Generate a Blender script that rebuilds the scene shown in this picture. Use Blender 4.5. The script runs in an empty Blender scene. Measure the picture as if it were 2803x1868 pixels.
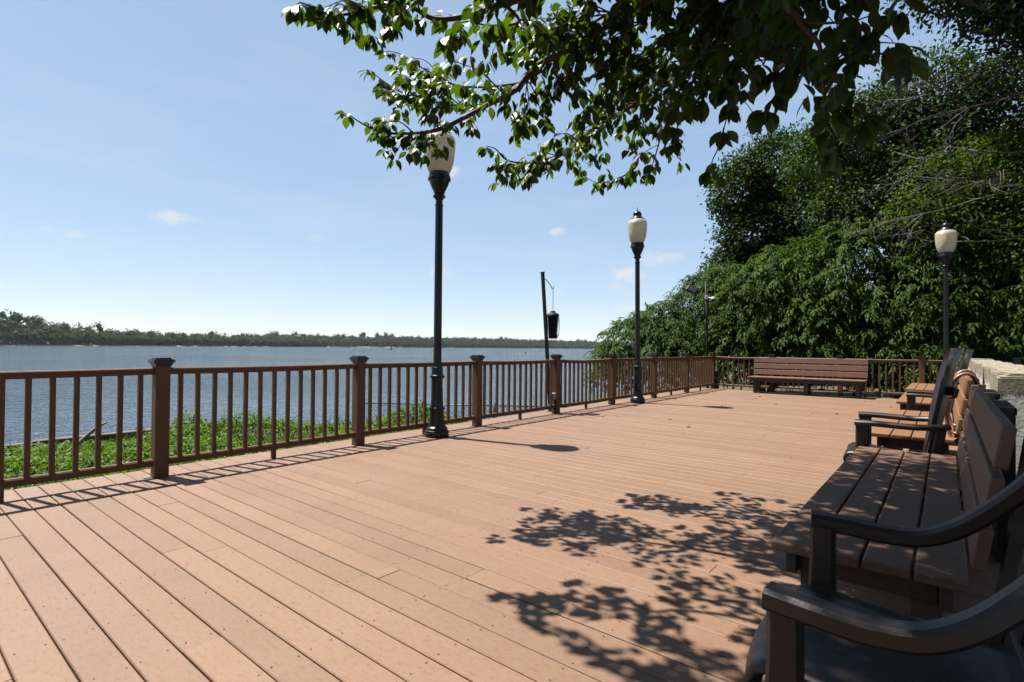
import bpy, bmesh, math, random
import numpy as np
from mathutils import Vector, Matrix

# ------------------------------------------------------------------ camera, sky, sun, exposure
SC = bpy.context.scene
COL = SC.collection
EYE = 1.17                                   # camera height above the deck (m)
YAW, PITCH, ROLL = 0.6844597, 0.0114507, 0.00943974
FPX = 1456.568 / 2803.0                      # focal length in picture widths

def cam_basis():
    f = Vector((-math.sin(YAW) * math.cos(PITCH), math.cos(YAW) * math.cos(PITCH), math.sin(PITCH)))
    r = Vector((math.cos(YAW), math.sin(YAW), 0))
    u = r.cross(f)
    return f, r * math.cos(ROLL) + u * math.sin(ROLL), -r * math.sin(ROLL) + u * math.cos(ROLL)
CF, CR, CU = cam_basis()
cam_data = bpy.data.cameras.new('camera')
cam_data.sensor_width = 36.0
cam_data.lens = 36.0 * FPX
cam_data.clip_start = 0.05
cam_data.clip_end = 20000.0
cam = bpy.data.objects.new('camera', cam_data)
COL.objects.link(cam)
m = Matrix((CR, CU, -CF)).transposed().to_4x4()
m.translation = Vector((0, 0, EYE))
cam.matrix_world = m
SC.camera = cam

SUN_DIR = Vector((-0.435, -0.105, 1.0)).normalized()      # towards the sun, read from the lamp shadows
sun_data = bpy.data.lights.new('sun', 'SUN')
sun_data.energy = 5.0
sun_data.angle = math.radians(0.55)
sun_data.color = (1.0, 0.955, 0.88)
sun = bpy.data.objects.new('sun', sun_data)
COL.objects.link(sun)
sun.rotation_euler = (-SUN_DIR).to_track_quat('-Z', 'Y').to_euler()
sun.location = (-20, -5, 50)

SC.view_settings.view_transform = 'Standard'
SC.view_settings.look = 'None'
SC.view_settings.exposure = 1.8
SC.view_settings.gamma = 1.0
SC.view_settings.use_curve_mapping = False
SC.render.engine = 'CYCLES'
SC.cycles.max_bounces = 8
SC.cycles.diffuse_bounces = 3
SC.cycles.transmission_bounces = 4
SC.cycles.transparent_max_bounces = 4
SC.cycles.sample_clamp_indirect = 4.0
SC.cycles.use_denoising = True

def at(px, py, depth):
    """point seen at a photograph pixel (2803 wide) at a distance along the view axis"""
    d = CF + CR * ((px - 1401.5) / 1456.568) - CU * ((py - 934.0) / 1456.568)
    return Vector((0, 0, EYE)) + d * depth
def at_y(px, py, Y):
    d = CF + CR * ((px - 1401.5) / 1456.568) - CU * ((py - 934.0) / 1456.568)
    return Vector((0, 0, EYE)) + d * (Y / d.y)

# ------------------------------------------------------------------ node helpers
class NT:
    def __init__(self, tree):
        self.t = tree
    def n(self, typ, **kw):
        nd = self.t.nodes.new(typ)
        for k, v in kw.items():
            if k.startswith('i_'):
                key = k[2:]
                key = int(key) if key.isdigit() else key.replace('_', ' ')
                nd.inputs[key].default_value = v
            else:
                setattr(nd, k, v)
        return nd
    def l(self, a, b):
        self.t.links.new(a, b)
    def math(self, op, a, b=None, c=None, clamp=False):
        nd = self.t.nodes.new('ShaderNodeMath'); nd.operation = op; nd.use_clamp = clamp
        for i, v in enumerate((a, b, c)):
            if v is None: continue
            if isinstance(v, (int, float)): nd.inputs[i].default_value = v
            else: self.l(v, nd.inputs[i])
        return nd.outputs[0]
    def mix(self, fac, a, b, blend='MIX'):
        nd = self.t.nodes.new('ShaderNodeMix'); nd.data_type = 'RGBA'; nd.blend_type = blend
        for i, v in ((0, fac), (6, a), (7, b)):
            if isinstance(v, (int, float)): nd.inputs[i].default_value = v
            elif isinstance(v, tuple): nd.inputs[i].default_value = (*v, 1) if len(v) == 3 else v
            else: self.l(v, nd.inputs[i])
        return nd.outputs[2]
    def noise(self, vec, scale, detail=3, rough=0.55):
        nd = self.t.nodes.new('ShaderNodeTexNoise')
        nd.inputs['Scale'].default_value = scale
        nd.inputs['Detail'].default_value = detail
        nd.inputs['Roughness'].default_value = rough
        if vec is not None: self.l(vec, nd.inputs['Vector'])
        return nd.outputs['Fac']
    def ramp(self, fac, stops):
        nd = self.t.nodes.new('ShaderNodeValToRGB')
        e = nd.color_ramp.elements
        while len(e) < len(stops): e.new(0.5)
        for k, (p, c) in enumerate(stops):
            e[k].position = p
            e[k].color = (*c, 1) if isinstance(c, tuple) else (c, c, c, 1)
        self.l(fac, nd.inputs[0])
        return nd.outputs[0]
    def scale_vec(self, vec, s):
        nd = self.t.nodes.new('ShaderNodeMapping'); nd.inputs['Scale'].default_value = s
        self.l(vec, nd.inputs['Vector'])
        return nd.outputs[0]

def new_mat(name):
    mt = bpy.data.materials.new(name); mt.use_nodes = True
    nt = NT(mt.node_tree)
    b = mt.node_tree.nodes['Principled BSDF']
    return mt, nt, b

# ------------------------------------------------------------------ world: clear sky with a few small clouds
world = bpy.data.worlds.new('World'); SC.world = world; world.use_nodes = True
w = NT(world.node_tree)
bg = world.node_tree.nodes['Background']
sky = w.n('ShaderNodeTexSky', sky_type='NISHITA')
sky.sun_disc = False
sky.sun_elevation = math.asin(SUN_DIR.z)
sky.sun_rotation = math.atan2(SUN_DIR.x, SUN_DIR.y)
sky.altitude = 0.0
sky.air_density = 0.7
sky.dust_density = 0.3
sky.ozone_density = 2.0
HAZE = 0.000035
SKY_STRENGTH = 0.1
geo = w.n('ShaderNodeNewGeometry')
vneg = w.n('ShaderNodeVectorMath', operation='SCALE'); vneg.inputs['Scale'].default_value = -1.0
w.l(geo.outputs['Incoming'], vneg.inputs[0])
vdir = vneg.outputs[0]
nz = w.n('ShaderNodeTexNoise'); nz.inputs['Scale'].default_value = 42.0; nz.inputs['Detail'].default_value = 5; nz.inputs['Roughness'].default_value = 0.62
w.l(w.scale_vec(vdir, (1, 1, 1.8)), nz.inputs['Vector'])
nzf = nz.outputs['Fac']
# each cloud: photo direction (px, py in the 2353-wide view), half width, half height, density
CLOUDS = [(398, 502, 42, 12, .85), (168, 536, 18, 9, .6), (110, 527, 12, 8, .45), (1280, 532, 18, 10, .7),
          (1512, 594, 46, 15, .75), (1438, 631, 40, 17, 1.0), (1422, 658, 20, 9, .6), (1444, 709, 24, 11, .8),
          (1040, 394, 20, 13, .95), (1012, 626, 34, 13, .6), (728, 546, 22, 9, .35), (735, 617, 16, 6, .4),
          (1285, 667, 14, 7, .4), (520, 640, 330, 70, .22), (200, 600, 260, 60, .2)]
acc = None
KS = 2803.0 / 2353.0
for (cx, cy, hw, hh, dens) in CLOUDS:
    d = (at(cx * KS, cy * KS, 1.0) - Vector((0, 0, EYE))).normalized()
    rt = d.cross(Vector((0, 0, 1))).normalized(); upv = rt.cross(d)
    du = w.n('ShaderNodeVectorMath', operation='DOT_PRODUCT'); w.l(vdir, du.inputs[0]); du.inputs[1].default_value = rt / (hw * 1.25 * KS / 1456.0)
    dv = w.n('ShaderNodeVectorMath', operation='DOT_PRODUCT'); w.l(vdir, dv.inputs[0]); dv.inputs[1].default_value = upv / (hh * 1.25 * KS / 1456.0)
    df = w.n('ShaderNodeVectorMath', operation='DOT_PRODUCT'); w.l(vdir, df.inputs[0]); df.inputs[1].default_value = d
    u2 = w.math('POWER', w.math('ABSOLUTE', du.outputs['Value']), 2.0)
    v2 = w.math('POWER', w.math('ABSOLUTE', dv.outputs['Value']), 2.0)
    fall = w.math('SUBTRACT', 1.0, w.math('ADD', u2, v2))
    k = w.math('ADD', fall, w.math('MULTIPLY', w.math('SUBTRACT', nzf, 0.56), 2.6 if dens > .3 else 1.2))
    k = w.math('MULTIPLY', k, 0.9 if dens > .3 else .6, clamp=True)
    k = w.math('MULTIPLY', k, w.math('GREATER_THAN', df.outputs['Value'], 0.2))
    k = w.math('MULTIPLY', k, dens)
    acc = k if acc is None else w.math('MAXIMUM', acc, k)
gam = w.n('ShaderNodeGamma', i_Gamma=0.38); w.l(sky.outputs['Color'], gam.inputs['Color'])
soft = w.n('ShaderNodeHueSaturation', i_Saturation=1.55, i_Value=1.36); w.l(gam.outputs[0], soft.inputs['Color'])
wisp = w.n('ShaderNodeTexNoise'); wisp.inputs['Scale'].default_value = 3.2; wisp.inputs['Detail'].default_value = 6; wisp.inputs['Roughness'].default_value = .6; wisp.inputs['Distortion'].default_value = .6
w.l(w.scale_vec(vdir, (1, 1, 4.5)), wisp.inputs['Vector'])
acc = w.math('MAXIMUM', acc, w.math('MULTIPLY', w.ramp(wisp.outputs['Fac'], [(.48, 0.0), (.78, 1.0)]), .18))
skyc = w.mix(acc, soft.outputs[0], (2.35, 2.4, 2.4))
w.l(skyc, bg.inputs['Color'])
bg.inputs['Strength'].default_value = SKY_STRENGTH

# ------------------------------------------------------------------ materials
ALB = 0.42
def simple_mat(name, color, rough=0.5, var=0.0, vscale=6.0, bump=0.0, bscale=60.0, metallic=0.0, spec=0.5, var_col=None):
    color = tuple(c * ALB for c in color)
    mt, nt, b = new_mat(name)
    tc = nt.n('ShaderNodeNewGeometry').outputs['Position']
    if var > 0:
        f = nt.ramp(nt.noise(tc, vscale, 4), [(0.3, 0.0), (0.7, 1.0)])
        c2 = var_col or tuple(c * (1 - var) for c in color)
        nt.l(nt.mix(f, color, c2), b.inputs['Base Color'])
    else:
        b.inputs['Base Color'].default_value = (*color, 1)
    b.inputs['Roughness'].default_value = rough
    b.inputs['Metallic'].default_value = metallic
    b.inputs['Specular IOR Level'].default_value = spec
    if bump > 0:
        bp = nt.n('ShaderNodeBump', i_Strength=bump, i_Distance=0.004)
        nt.l(nt.noise(tc, bscale, 3), bp.inputs['Height']); nt.l(bp.outputs[0], b.inputs['Normal'])
    return mt

def composite_mat(name, base, dark, light, rand=0.10, rough=0.62, grain_axis=None):
    """wood-plastic decking board: fine mottled speckle, faint stains, one tone per board"""
    base, dark, light = [tuple(c * ALB for c in q) for q in (base, dark, light)]
    mt, nt, b = new_mat(name)
    pos = nt.n('ShaderNodeNewGeometry').outputs['Position']
    oi = nt.n('ShaderNodeObjectInfo')
    big = nt.noise(pos, 2.2, 4, 0.6)
    mid = nt.noise(nt.scale_vec(pos, (1.0, 2.6, 1.0)), 24.0, 5, 0.75)
    fine = nt.noise(pos, 260.0, 2, 0.7)
    c = nt.mix(nt.ramp(big, [(0.38, 0.0), (0.66, 1.0)]), base, light)
    c = nt.mix(nt.math('MULTIPLY', nt.ramp(mid, [(0.36, 1.0), (0.50, 0.0)]), 0.50), c, dark)
    if grain_axis is not None:
        gv = nt.scale_vec(pos, grain_axis)
        gr = nt.noise(gv, 30.0, 4, 0.7)
        c = nt.mix(nt.math('MULTIPLY', nt.ramp(gr, [(0.40, 1.0), (0.60, 0.0)]), 0.45), c, dark)
    stain = nt.ramp(nt.noise(pos, 0.9, 5, .65), [(.56, 0.0), (.66, 1.0)])
    c = nt.mix(nt.math('MULTIPLY', stain, .16), c, dark)
    c = nt.mix(nt.math('MULTIPLY', nt.ramp(fine, [(0.40, 1.0), (0.50, 0.0)]), 0.30), c, dark)
    hs = nt.n('ShaderNodeHueSaturation')
    nt.l(c, hs.inputs['Color'])
    nt.l(nt.math('MULTIPLY_ADD', oi.outputs['Random'], rand, 1.0 - rand / 2), hs.inputs['Value'])
    nt.l(hs.outputs[0], b.inputs['Base Color'])
    b.inputs['Roughness'].default_value = rough
    b.inputs['Specular IOR Level'].default_value = 0.35
    bp = nt.n('ShaderNodeBump', i_Strength=0.35, i_Distance=0.002)
    nt.l(fine, bp.inputs['Height']); nt.l(bp.outputs[0], b.inputs['Normal'])
    return mt

M = {}
M['deck'] = composite_mat('deck_composite', (.268, .149, .086), (.150, .074, .037), (.290, .166, .100), rand=.18)
M['rail'] = composite_mat('rail_composite', (.19, .080, .030), (.11, .044, .016), (.22, .100, .042), rand=.08)
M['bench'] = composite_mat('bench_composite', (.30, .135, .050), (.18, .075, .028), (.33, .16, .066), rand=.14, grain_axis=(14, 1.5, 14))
M['bench_pink_shade'] = composite_mat('bench_pink_shade_composite', (.215, .115, .070), (.12, .058, .034), (.24, .135, .085), rand=.12, grain_axis=(14, 1.5, 14))  # pinkish brown boards, base colour also lowered to deepen the bench's shade
M['bench_brown'] = composite_mat('bench_brown_composite', (.235, .108, .062), (.12, .050, .028), (.265, .128, .078), rand=.10, grain_axis=(1.5, 18, 60))
M['frame_wood'] = simple_mat('weathered_frame_wood', (.09, .055, .032), .8, .4, 20, .4, 80)
M['black_metal'] = simple_mat('black_painted_metal', (.006, .007, .009), .36, .3, 8, .08, 40, spec=.35)
M['cap'] = simple_mat('black_plastic_cap', (.012, .012, .014), .45, .2, 12)
M['resin'] = simple_mat('brown_resin', (.028, .019, .0165), .40, .35, 9, .12, 160, spec=.35)
M['grey_box'] = simple_mat('grey_plastic_box', (.50, .49, .43), .5, .12, 10)
M['white_plastic'] = simple_mat('white_plastic', (.85, .84, .80), .4, .05, 10)
M['zinc'] = simple_mat('zinc_steel', (.62, .63, .64), .35, .2, 30, metallic=.8)
M['chain'] = simple_mat('chain_steel', (.25, .27, .29), .45, .2, 30, metallic=.6)
M['hose'] = simple_mat('tan_rubber_hose', (.33, .16, .085), .38, .2, 14)
M['black_plastic'] = simple_mat('black_plastic', (.008, .008, .009), .65, .2, 9, spec=.2)
M['bark'] = simple_mat('bark', (.10, .060, .042), .85, .5, 14, .9, 60)
M['dead_bark'] = simple_mat('dead_bark', (.22, .18, .15), .85, .4, 8, .4, 40)
M['timber'] = simple_mat('weathered_timber', (.16, .12, .085), .85, .5, 3, .6, 30)
M['driftwood'] = simple_mat('driftwood', (.36, .27, .19), .85, .3, 8, .5, 40)
M['screw'] = simple_mat('screw_steel', (.06, .04, .03), .5)
M['dry_leaf'] = simple_mat('dry_leaf', (.23, .10, .045), .8, .3, 60)
M['buoy_red'] = simple_mat('buoy_red', (.35, .035, .03), .5)
M['soil'] = simple_mat('bank_soil', (.085, .085, .035), .95, .5, 3, .6, 12)
M['beach'] = simple_mat('river_beach', (.40, .31, .21), .9, .35, .05)
M['forest_floor'] = simple_mat('forest_floor', (.05, .06, .025), .95, .4, .5)

def leaf_mat(name, cols, trans=0.35, rough=0.42, spec=0.45, vein=False, glow=1.7):
    """leaf: tint varies with the per-leaf attribute 'tone'; light shines through the blade"""
    mt, nt, b = new_mat(name)
    at_ = nt.n('ShaderNodeAttribute', attribute_name='tone')
    oi = nt.n('ShaderNodeObjectInfo')
    f = at_.outputs['Fac']
    if vein:
        f = nt.math('FRACT', nt.math('ADD', f, oi.outputs['Random']))
    cols = [tuple(v * ALB for v in q) for q in cols]
    n = len(cols)
    c = nt.ramp(f, [(k / (n - 1), col) for k, col in enumerate(cols)])
    nt.l(c, b.inputs['Base Color'])
    b.inputs['Roughness'].default_value = rough
    b.inputs['Specular IOR Level'].default_value = spec
    tr = nt.n('ShaderNodeBsdfTranslucent')
    hs = nt.n('ShaderNodeHueSaturation', i_Hue=.485, i_Saturation=1.15, i_Value=glow)
    nt.l(c, hs.inputs['Color']); nt.l(hs.outputs[0], tr.inputs['Color'])
    mx = nt.n('ShaderNodeMixShader'); mx.inputs[0].default_value = trans
    nt.l(b.outputs[0], mx.inputs[1]); nt.l(tr.outputs[0], mx.inputs[2])
    out = mt.node_tree.nodes['Material Output']
    nt.l(mx.outputs[0], out.inputs['Surface'])
    if vein:
        uv = nt.n('ShaderNodeAttribute', attribute_name='blade')
        sx = nt.n('ShaderNodeSeparateXYZ'); nt.l(uv.outputs['Vector'], sx.inputs[0])
        ax = nt.math('ABSOLUTE', sx.outputs['X'])
        s = nt.math('SINE', nt.math('MULTIPLY', nt.math('SUBTRACT', sx.outputs['Y'], nt.math('MULTIPLY', ax, 0.35)), 62.0))
        bp = nt.n('ShaderNodeBump', i_Strength=.35, i_Distance=.002)
        nt.l(s, bp.inputs['Height']); nt.l(bp.outputs[0], b.inputs['Normal'])
    return mt
M['cherry'] = leaf_mat('cherry_leaf', [(.026, .055, .009), (.040, .085, .011), (.068, .120, .014)], .46, .38, .42, vein=True, glow=2.3)
M['sumac'] = leaf_mat('sumac_leaf', [(.026, .066, .005), (.045, .103, .008), (.084, .156, .016)], .28, .55, .07)
M['darktree'] = leaf_mat('dark_tree_leaf', [(.018, .048, .006), (.032, .075, .009), (.058, .115, .014)], .26, .6, .10)
M['midtree'] = leaf_mat('mid_tree_leaf', [(.022, .058, .008), (.038, .084, .012), (.062, .12, .018)], .26, .6, .10)
M['limetree'] = leaf_mat('lime_tree_leaf', [(.045, .090, .008), (.080, .145, .010), (.125, .20, .016)], .36, .6, .10)
M['vine'] = leaf_mat('bank_vine_leaf', [(.050, .12, .008), (.090, .19, .012), (.15, .27, .020)], .34, .55, .15)
M['far'] = leaf_mat('far_wood_leaf', [(.035, .070, .022), (.062, .105, .030), (.105, .150, .045)], .2, .8, .08)

# water
mt, nt, b = new_mat('river_water')
pos = nt.n('ShaderNodeNewGeometry').outputs['Position']
vr = nt.n('ShaderNodeVectorRotate', rotation_type='Z_AXIS'); vr.inputs['Angle'].default_value = math.radians(18)
nt.l(pos, vr.inputs['Vector'])
wv = nt.scale_vec(vr.outputs[0], (1.15, .88, 1.0))
n1 = nt.noise(wv, 0.42, 2, .5); n2 = nt.noise(wv, 1.25, 2, .5); n3 = nt.noise(wv, 4.2, 2, .55)
hgt = nt.math('ADD', nt.math('MULTIPLY', n1, .42), nt.math('ADD', nt.math('MULTIPLY', n2, .42), nt.math('MULTIPLY', n3, .22)))
bp = nt.n('ShaderNodeBump', i_Strength=1.0, i_Distance=.58)
wind = nt.ramp(nt.noise(nt.scale_vec(pos, (.02, .02, 1)), 1.6, 3, .6), [(.35, .45), (.68, 1.0)])
nt.l(wind, bp.inputs['Strength'])
nt.l(hgt, bp.inputs['Height']); nt.l(bp.outputs[0], b.inputs['Normal'])
b.inputs['Base Color'].default_value = (.030, .045, .060, 1)
b.inputs['Roughness'].default_value = .04
b.inputs['IOR'].default_value = 1.33
M['water'] = mt

# frosted lamp globe
mt, nt, b = new_mat('frosted_globe')
pos = nt.n('ShaderNodeTexCoord').outputs['Object']
c = nt.mix(nt.ramp(nt.noise(pos, 9, 3), [(.35, 0.0), (.7, 1.0)]), (.56, .53, .44), (.46, .43, .34))
nt.l(c, b.inputs['Base Color']); b.inputs['Roughness'].default_value = .35
tr = nt.n('ShaderNodeBsdfTranslucent'); nt.l(c, tr.inputs['Color'])
mx = nt.n('ShaderNodeMixShader'); mx.inputs[0].default_value = .55
nt.l(b.outputs[0], mx.inputs[1]); nt.l(tr.outputs[0], mx.inputs[2]); nt.l(mx.outputs[0], mt.node_tree.nodes['Material Output'].inputs['Surface'])
sx = nt.n('ShaderNodeSeparateXYZ'); nt.l(pos, sx.inputs[0])
bp = nt.n('ShaderNodeBump', i_Strength=.35, i_Distance=.004)
nt.l(nt.math('SINE', nt.math('MULTIPLY', sx.outputs['Z'], 520.0)), bp.inputs['Height']); nt.l(bp.outputs[0], b.inputs['Normal'])
M['globe'] = mt

# concrete wall: white paint below, bare stained concrete towards the top, border with a ragged shape of its own
mt, nt, b = new_mat('painted_concrete')
pos = nt.n('ShaderNodeNewGeometry').outputs['Position']
sx = nt.n('ShaderNodeSeparateXYZ'); nt.l(pos, sx.inputs[0])
drip = nt.noise(nt.scale_vec(pos, (7, 7, .8)), 2.6, 5, .7)
edge = nt.math('ADD', sx.outputs['Z'], nt.math('MULTIPLY', nt.math('SUBTRACT', drip, .5), .42))
isbare = nt.ramp(edge, [(.80, 0.0), (.815, 1.0)])
conc = nt.ramp(nt.noise(nt.scale_vec(pos, (3, .5, 3)), 7, 6, .75), [(.32, (.045, .038, .026)), (.52, (.14, .12, .08)), (.7, (.19, .165, .115))])
pits = nt.ramp(nt.noise(pos, 55, 2), [(.30, 0.0), (.36, 1.0)])
conc = nt.mix(pits, (.02, .017, .013), conc)
paint = nt.mix(nt.ramp(nt.noise(nt.scale_vec(pos, (8, 8, 1)), 3, 4), [(.45, 0.0), (.75, 1.0)]), (.36, .35, .325), (.20, .175, .14))
nt.l(nt.mix(isbare, paint, conc), b.inputs['Base Color']); b.inputs['Roughness'].default_value = .85
bp = nt.n('ShaderNodeBump', i_Strength=.6, i_Distance=.006)
nt.l(nt.noise(pos, 40, 4), bp.inputs['Height']); nt.l(bp.outputs[0], b.inputs['Normal'])
M['wall'] = mt

# ------------------------------------------------------------------ object helpers
def link(o, parent=None):
    COL.objects.link(o)
    if parent is not None: o.parent = parent
    return o
def tag(o, label=None, cat=None, group=None, kind=None):
    if label: o['label'] = label
    if cat: o['category'] = cat
    if group: o['group'] = group
    if kind: o['kind'] = kind
    return o
def empty(name, loc=(0, 0, 0), rz=0.0, parent=None):
    o = bpy.data.objects.new(name, None)
    o.location = loc; o.rotation_euler = (0, 0, rz); o.empty_display_size = .1
    return link(o, parent)
def put(name, mesh, mat, parent=None, loc=None, rot=None, scale=None):
    if mat is not None and not mesh.materials: mesh.materials.append(M[mat])
    o = bpy.data.objects.new(name, mesh)
    if loc is not None: o.location = loc
    if rot is not None: o.rotation_euler = rot
    if scale is not None: o.scale = scale
    return link(o, parent)
def bm_mesh(bm, name, smooth=False):
    me = bpy.data.meshes.new(name)
    bmesh.ops.recalc_face_normals(bm, faces=bm.faces)
    bm.to_mesh(me); bm.free()
    if smooth: me.polygons.foreach_set('use_smooth', [True] * len(me.polygons))
    return me
def box_mesh(name, sx, sy, sz, ch=0.0, base=False, seg=1):
    bm = bmesh.new()
    bmesh.ops.create_cube(bm, size=1.0)
    bmesh.ops.scale(bm, vec=(sx, sy, sz), verts=bm.verts)
    if base: bmesh.ops.translate(bm, vec=(0, 0, sz / 2), verts=bm.verts)
    if ch > 0: bmesh.ops.bevel(bm, geom=bm.edges[:], offset=ch, segments=seg, affect='EDGES', profile=.5)
    return bm_mesh(bm, name)
def prism_mesh(name, pts, axis, a0, a1, ch=0.0):
    """polygon pts in the plane across axis, drawn from a0 to a1"""
    bm = bmesh.new()
    mk = {'x': lambda p, q, t: (t, p, q), 'y': lambda p, q, t: (p, t, q), 'z': lambda p, q, t: (p, q, t)}[axis]
    A = [bm.verts.new(mk(p, q, a0)) for p, q in pts]; B = [bm.verts.new(mk(p, q, a1)) for p, q in pts]
    n = len(pts)
    bm.faces.new(A); bm.faces.new(B[::-1])
    for i in range(n): bm.faces.new((A[i], A[(i + 1) % n], B[(i + 1) % n], B[i]))
    if ch > 0: bmesh.ops.bevel(bm, geom=bm.edges[:], offset=ch, segments=2, affect='EDGES', profile=.6)
    return bm_mesh(bm, name)
def lathe_mesh(name, prof, seg=28, flute=None):
    bm = bmesh.new(); rings = []
    for k, (r, z) in enumerate(prof):
        ring = []
        for i in range(seg):
            a = 2 * math.pi * i / seg
            rr = r
            if flute and flute[0] <= k <= flute[1]: rr = r * (1 - .04 * (i % 2))
            ring.append(bm.verts.new((rr * math.cos(a), rr * math.sin(a), z)))
        rings.append(ring)
    for a, b_ in zip(rings, rings[1:]):
        for i in range(seg): bm.faces.new((a[i], a[(i + 1) % seg], b_[(i + 1) % seg], b_[i]))
    bm.faces.new(rings[0][::-1]); bm.faces.new(rings[-1])
    me = bm_mesh(bm, name, True)
    try: me.set_sharp_from_angle(angle=math.radians(35))
    except Exception: pass
    return me
def catmull(P, n=8):
    P = [Vector(p) for p in P]
    if len(P) < 3: return [P[0].lerp(P[-1], k / n) for k in range(n + 1)]
    Q = [P[0] * 2 - P[1]] + P + [P[-1] * 2 - P[-2]]; out = []
    for i in range(1, len(Q) - 2):
        p0, p1, p2, p3 = Q[i - 1], Q[i], Q[i + 1], Q[i + 2]
        for k in range(n):
            t = k / n
            out.append(.5 * ((2 * p1) + (p2 - p0) * t + (2 * p0 - 5 * p1 + 4 * p2 - p3) * t * t + (3 * p1 - p0 - 3 * p2 + p3) * t ** 3))
    out.append(P[-1]); return out
def tube_bm(bm, pts, radii, seg=6, cap=True):
    n = len(pts); prev = None; rings = []
    if not hasattr(radii, '__len__'): radii = [radii] * n
    nrm = None
    for i in range(n):
        t = (pts[min(i + 1, n - 1)] - pts[max(i - 1, 0)])
        if t.length < 1e-9: t = Vector((0, 0, 1))
        t.normalize()
        if nrm is None:
            nrm = t.orthogonal().normalized()
        else:
            nrm = (nrm - t * nrm.dot(t))
            nrm = nrm.normalized() if nrm.length > 1e-6 else t.orthogonal().normalized()
        bn = t.cross(nrm)
        rings.append([bm.verts.new(pts[i] + (nrm * math.cos(2 * math.pi * k / seg) + bn * math.sin(2 * math.pi * k / seg)) * radii[i]) for k in range(seg)])
    for a, b_ in zip(rings, rings[1:]):
        for k in range(seg): bm.faces.new((a[k], a[(k + 1) % seg], b_[(k + 1) % seg], b_[k]))
    if cap and seg > 2:
        bm.faces.new(rings[0][::-1]); bm.faces.new(rings[-1])
def tube_mesh(name, pts, radii, seg=8):
    bm = bmesh.new(); tube_bm(bm, [Vector(p) for p in pts], radii, seg)
    return bm_mesh(bm, name, True)
def sweep_mesh(name, path, widths, heights, xdir=Vector((1, 0, 0)), ch=.006):
    """rectangular section swept along a path; the section is wide along xdir"""
    bm = bmesh.new(); rings = []; n = len(path)
    for i, p in enumerate(path):
        t = (path[min(i + 1, n - 1)] - path[max(i - 1, 0)]).normalized()
        up = xdir.cross(t).normalized(); xx = t.cross(up).normalized()
        wv_, hv = widths[i] / 2, heights[i] / 2; c = min(ch, wv_ * .6, hv * .6)
        sec = [(-wv_ + c, -hv), (wv_ - c, -hv), (wv_, -hv + c), (wv_, hv - c), (wv_ - c, hv), (-wv_ + c, hv), (-wv_, hv - c), (-wv_, -hv + c)]
        rings.append([bm.verts.new(p + xx * a + up * b_) for a, b_ in sec])
    for a, b_ in zip(rings, rings[1:]):
        for k in range(8): bm.faces.new((a[k], a[(k + 1) % 8], b_[(k + 1) % 8], b_[k]))
    bm.faces.new(rings[0][::-1]); bm.faces.new(rings[-1])
    me = bm_mesh(bm, name, True)
    try: me.set_sharp_from_angle(angle=math.radians(40))
    except Exception: pass
    return me
def np_mesh(name, verts, faces, tone=None, blade=None, mat=None, smooth=False):
    """verts (N,3), faces (F,3 or 4) numpy"""
    me = bpy.data.meshes.new(name)
    k = faces.shape[1]
    me.vertices.add(len(verts)); me.vertices.foreach_set('co', np.ascontiguousarray(verts, dtype=np.float32).ravel())
    me.loops.add(faces.size); me.loops.foreach_set('vertex_index', np.ascontiguousarray(faces, dtype=np.int32).ravel())
    me.polygons.add(len(faces)); me.polygons.foreach_set('loop_start', np.arange(0, faces.size, k, dtype=np.int32))
    me.polygons.foreach_set('loop_total', np.full(len(faces), k, dtype=np.int32))
    if smooth: me.polygons.foreach_set('use_smooth', np.ones(len(faces), dtype=bool))
    me.update(calc_edges=True)
    if tone is not None:
        a = me.attributes.new('tone', 'FLOAT', 'POINT'); a.data.foreach_set('value', np.ascontiguousarray(tone, dtype=np.float32))
    if blade is not None:
        a = me.attributes.new('blade', 'FLOAT_VECTOR', 'POINT'); a.data.foreach_set('vector', np.ascontiguousarray(blade, dtype=np.float32).ravel())
    if mat: me.materials.append(M[mat])
    return me
rng = np.random.default_rng(7)
random.seed(7)
def unit(v): return v / np.maximum(np.linalg.norm(v, axis=-1, keepdims=True), 1e-9)
# leaf shapes: along = y, across = x, out of the blade = z
LEAF_S = (np.array([[0, 0, 0], [-.5, .45, .10], [.5, .45, .10], [0, 1, -.06]]), np.array([[0, 3, 1], [0, 2, 3]]))
LEAF_L = (np.array([[0, 0, 0], [-.5, .40, .10], [.5, .40, .10], [0, .50, 0], [0, 1, -.30]]),
          np.array([[0, 3, 1], [0, 2, 3], [1, 3, 4], [3, 2, 4]]))
def leaves_arrays(shape, P, D, Nn, L, W, tone):
    V, F = shape
    D = unit(D); X = unit(np.cross(D, Nn)); Nn = np.cross(X, D)
    L = np.asarray(L)[:, None, None]; W = np.asarray(W)[:, None, None]
    verts = (P[:, None, :] + X[:, None, :] * V[None, :, 0:1] * W + D[:, None, :] * V[None, :, 1:2] * L + Nn[:, None, :] * V[None, :, 2:3] * L)
    n = len(P)
    faces = (F[None] + (np.arange(n) * len(V))[:, None, None]).reshape(-1, 3)
    return verts.reshape(-1, 3), faces, np.repeat(tone, len(V))

# ================================================================== SETTING
# river: one sheet out to the horizon
WATER_Z = -1.8
bm = bmesh.new()
vs = [bm.verts.new(p) for p in ((-9000, -9000, WATER_Z), (9000, -9000, WATER_Z), (9000, 9000, WATER_Z), (-9000, 9000, WATER_Z))]
bm.faces.new(vs)
tag(put('river_water', bm_mesh(bm, 'river_water'), 'water'), 'wide grey blue rippled river beyond the deck railing', kind='structure')

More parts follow.
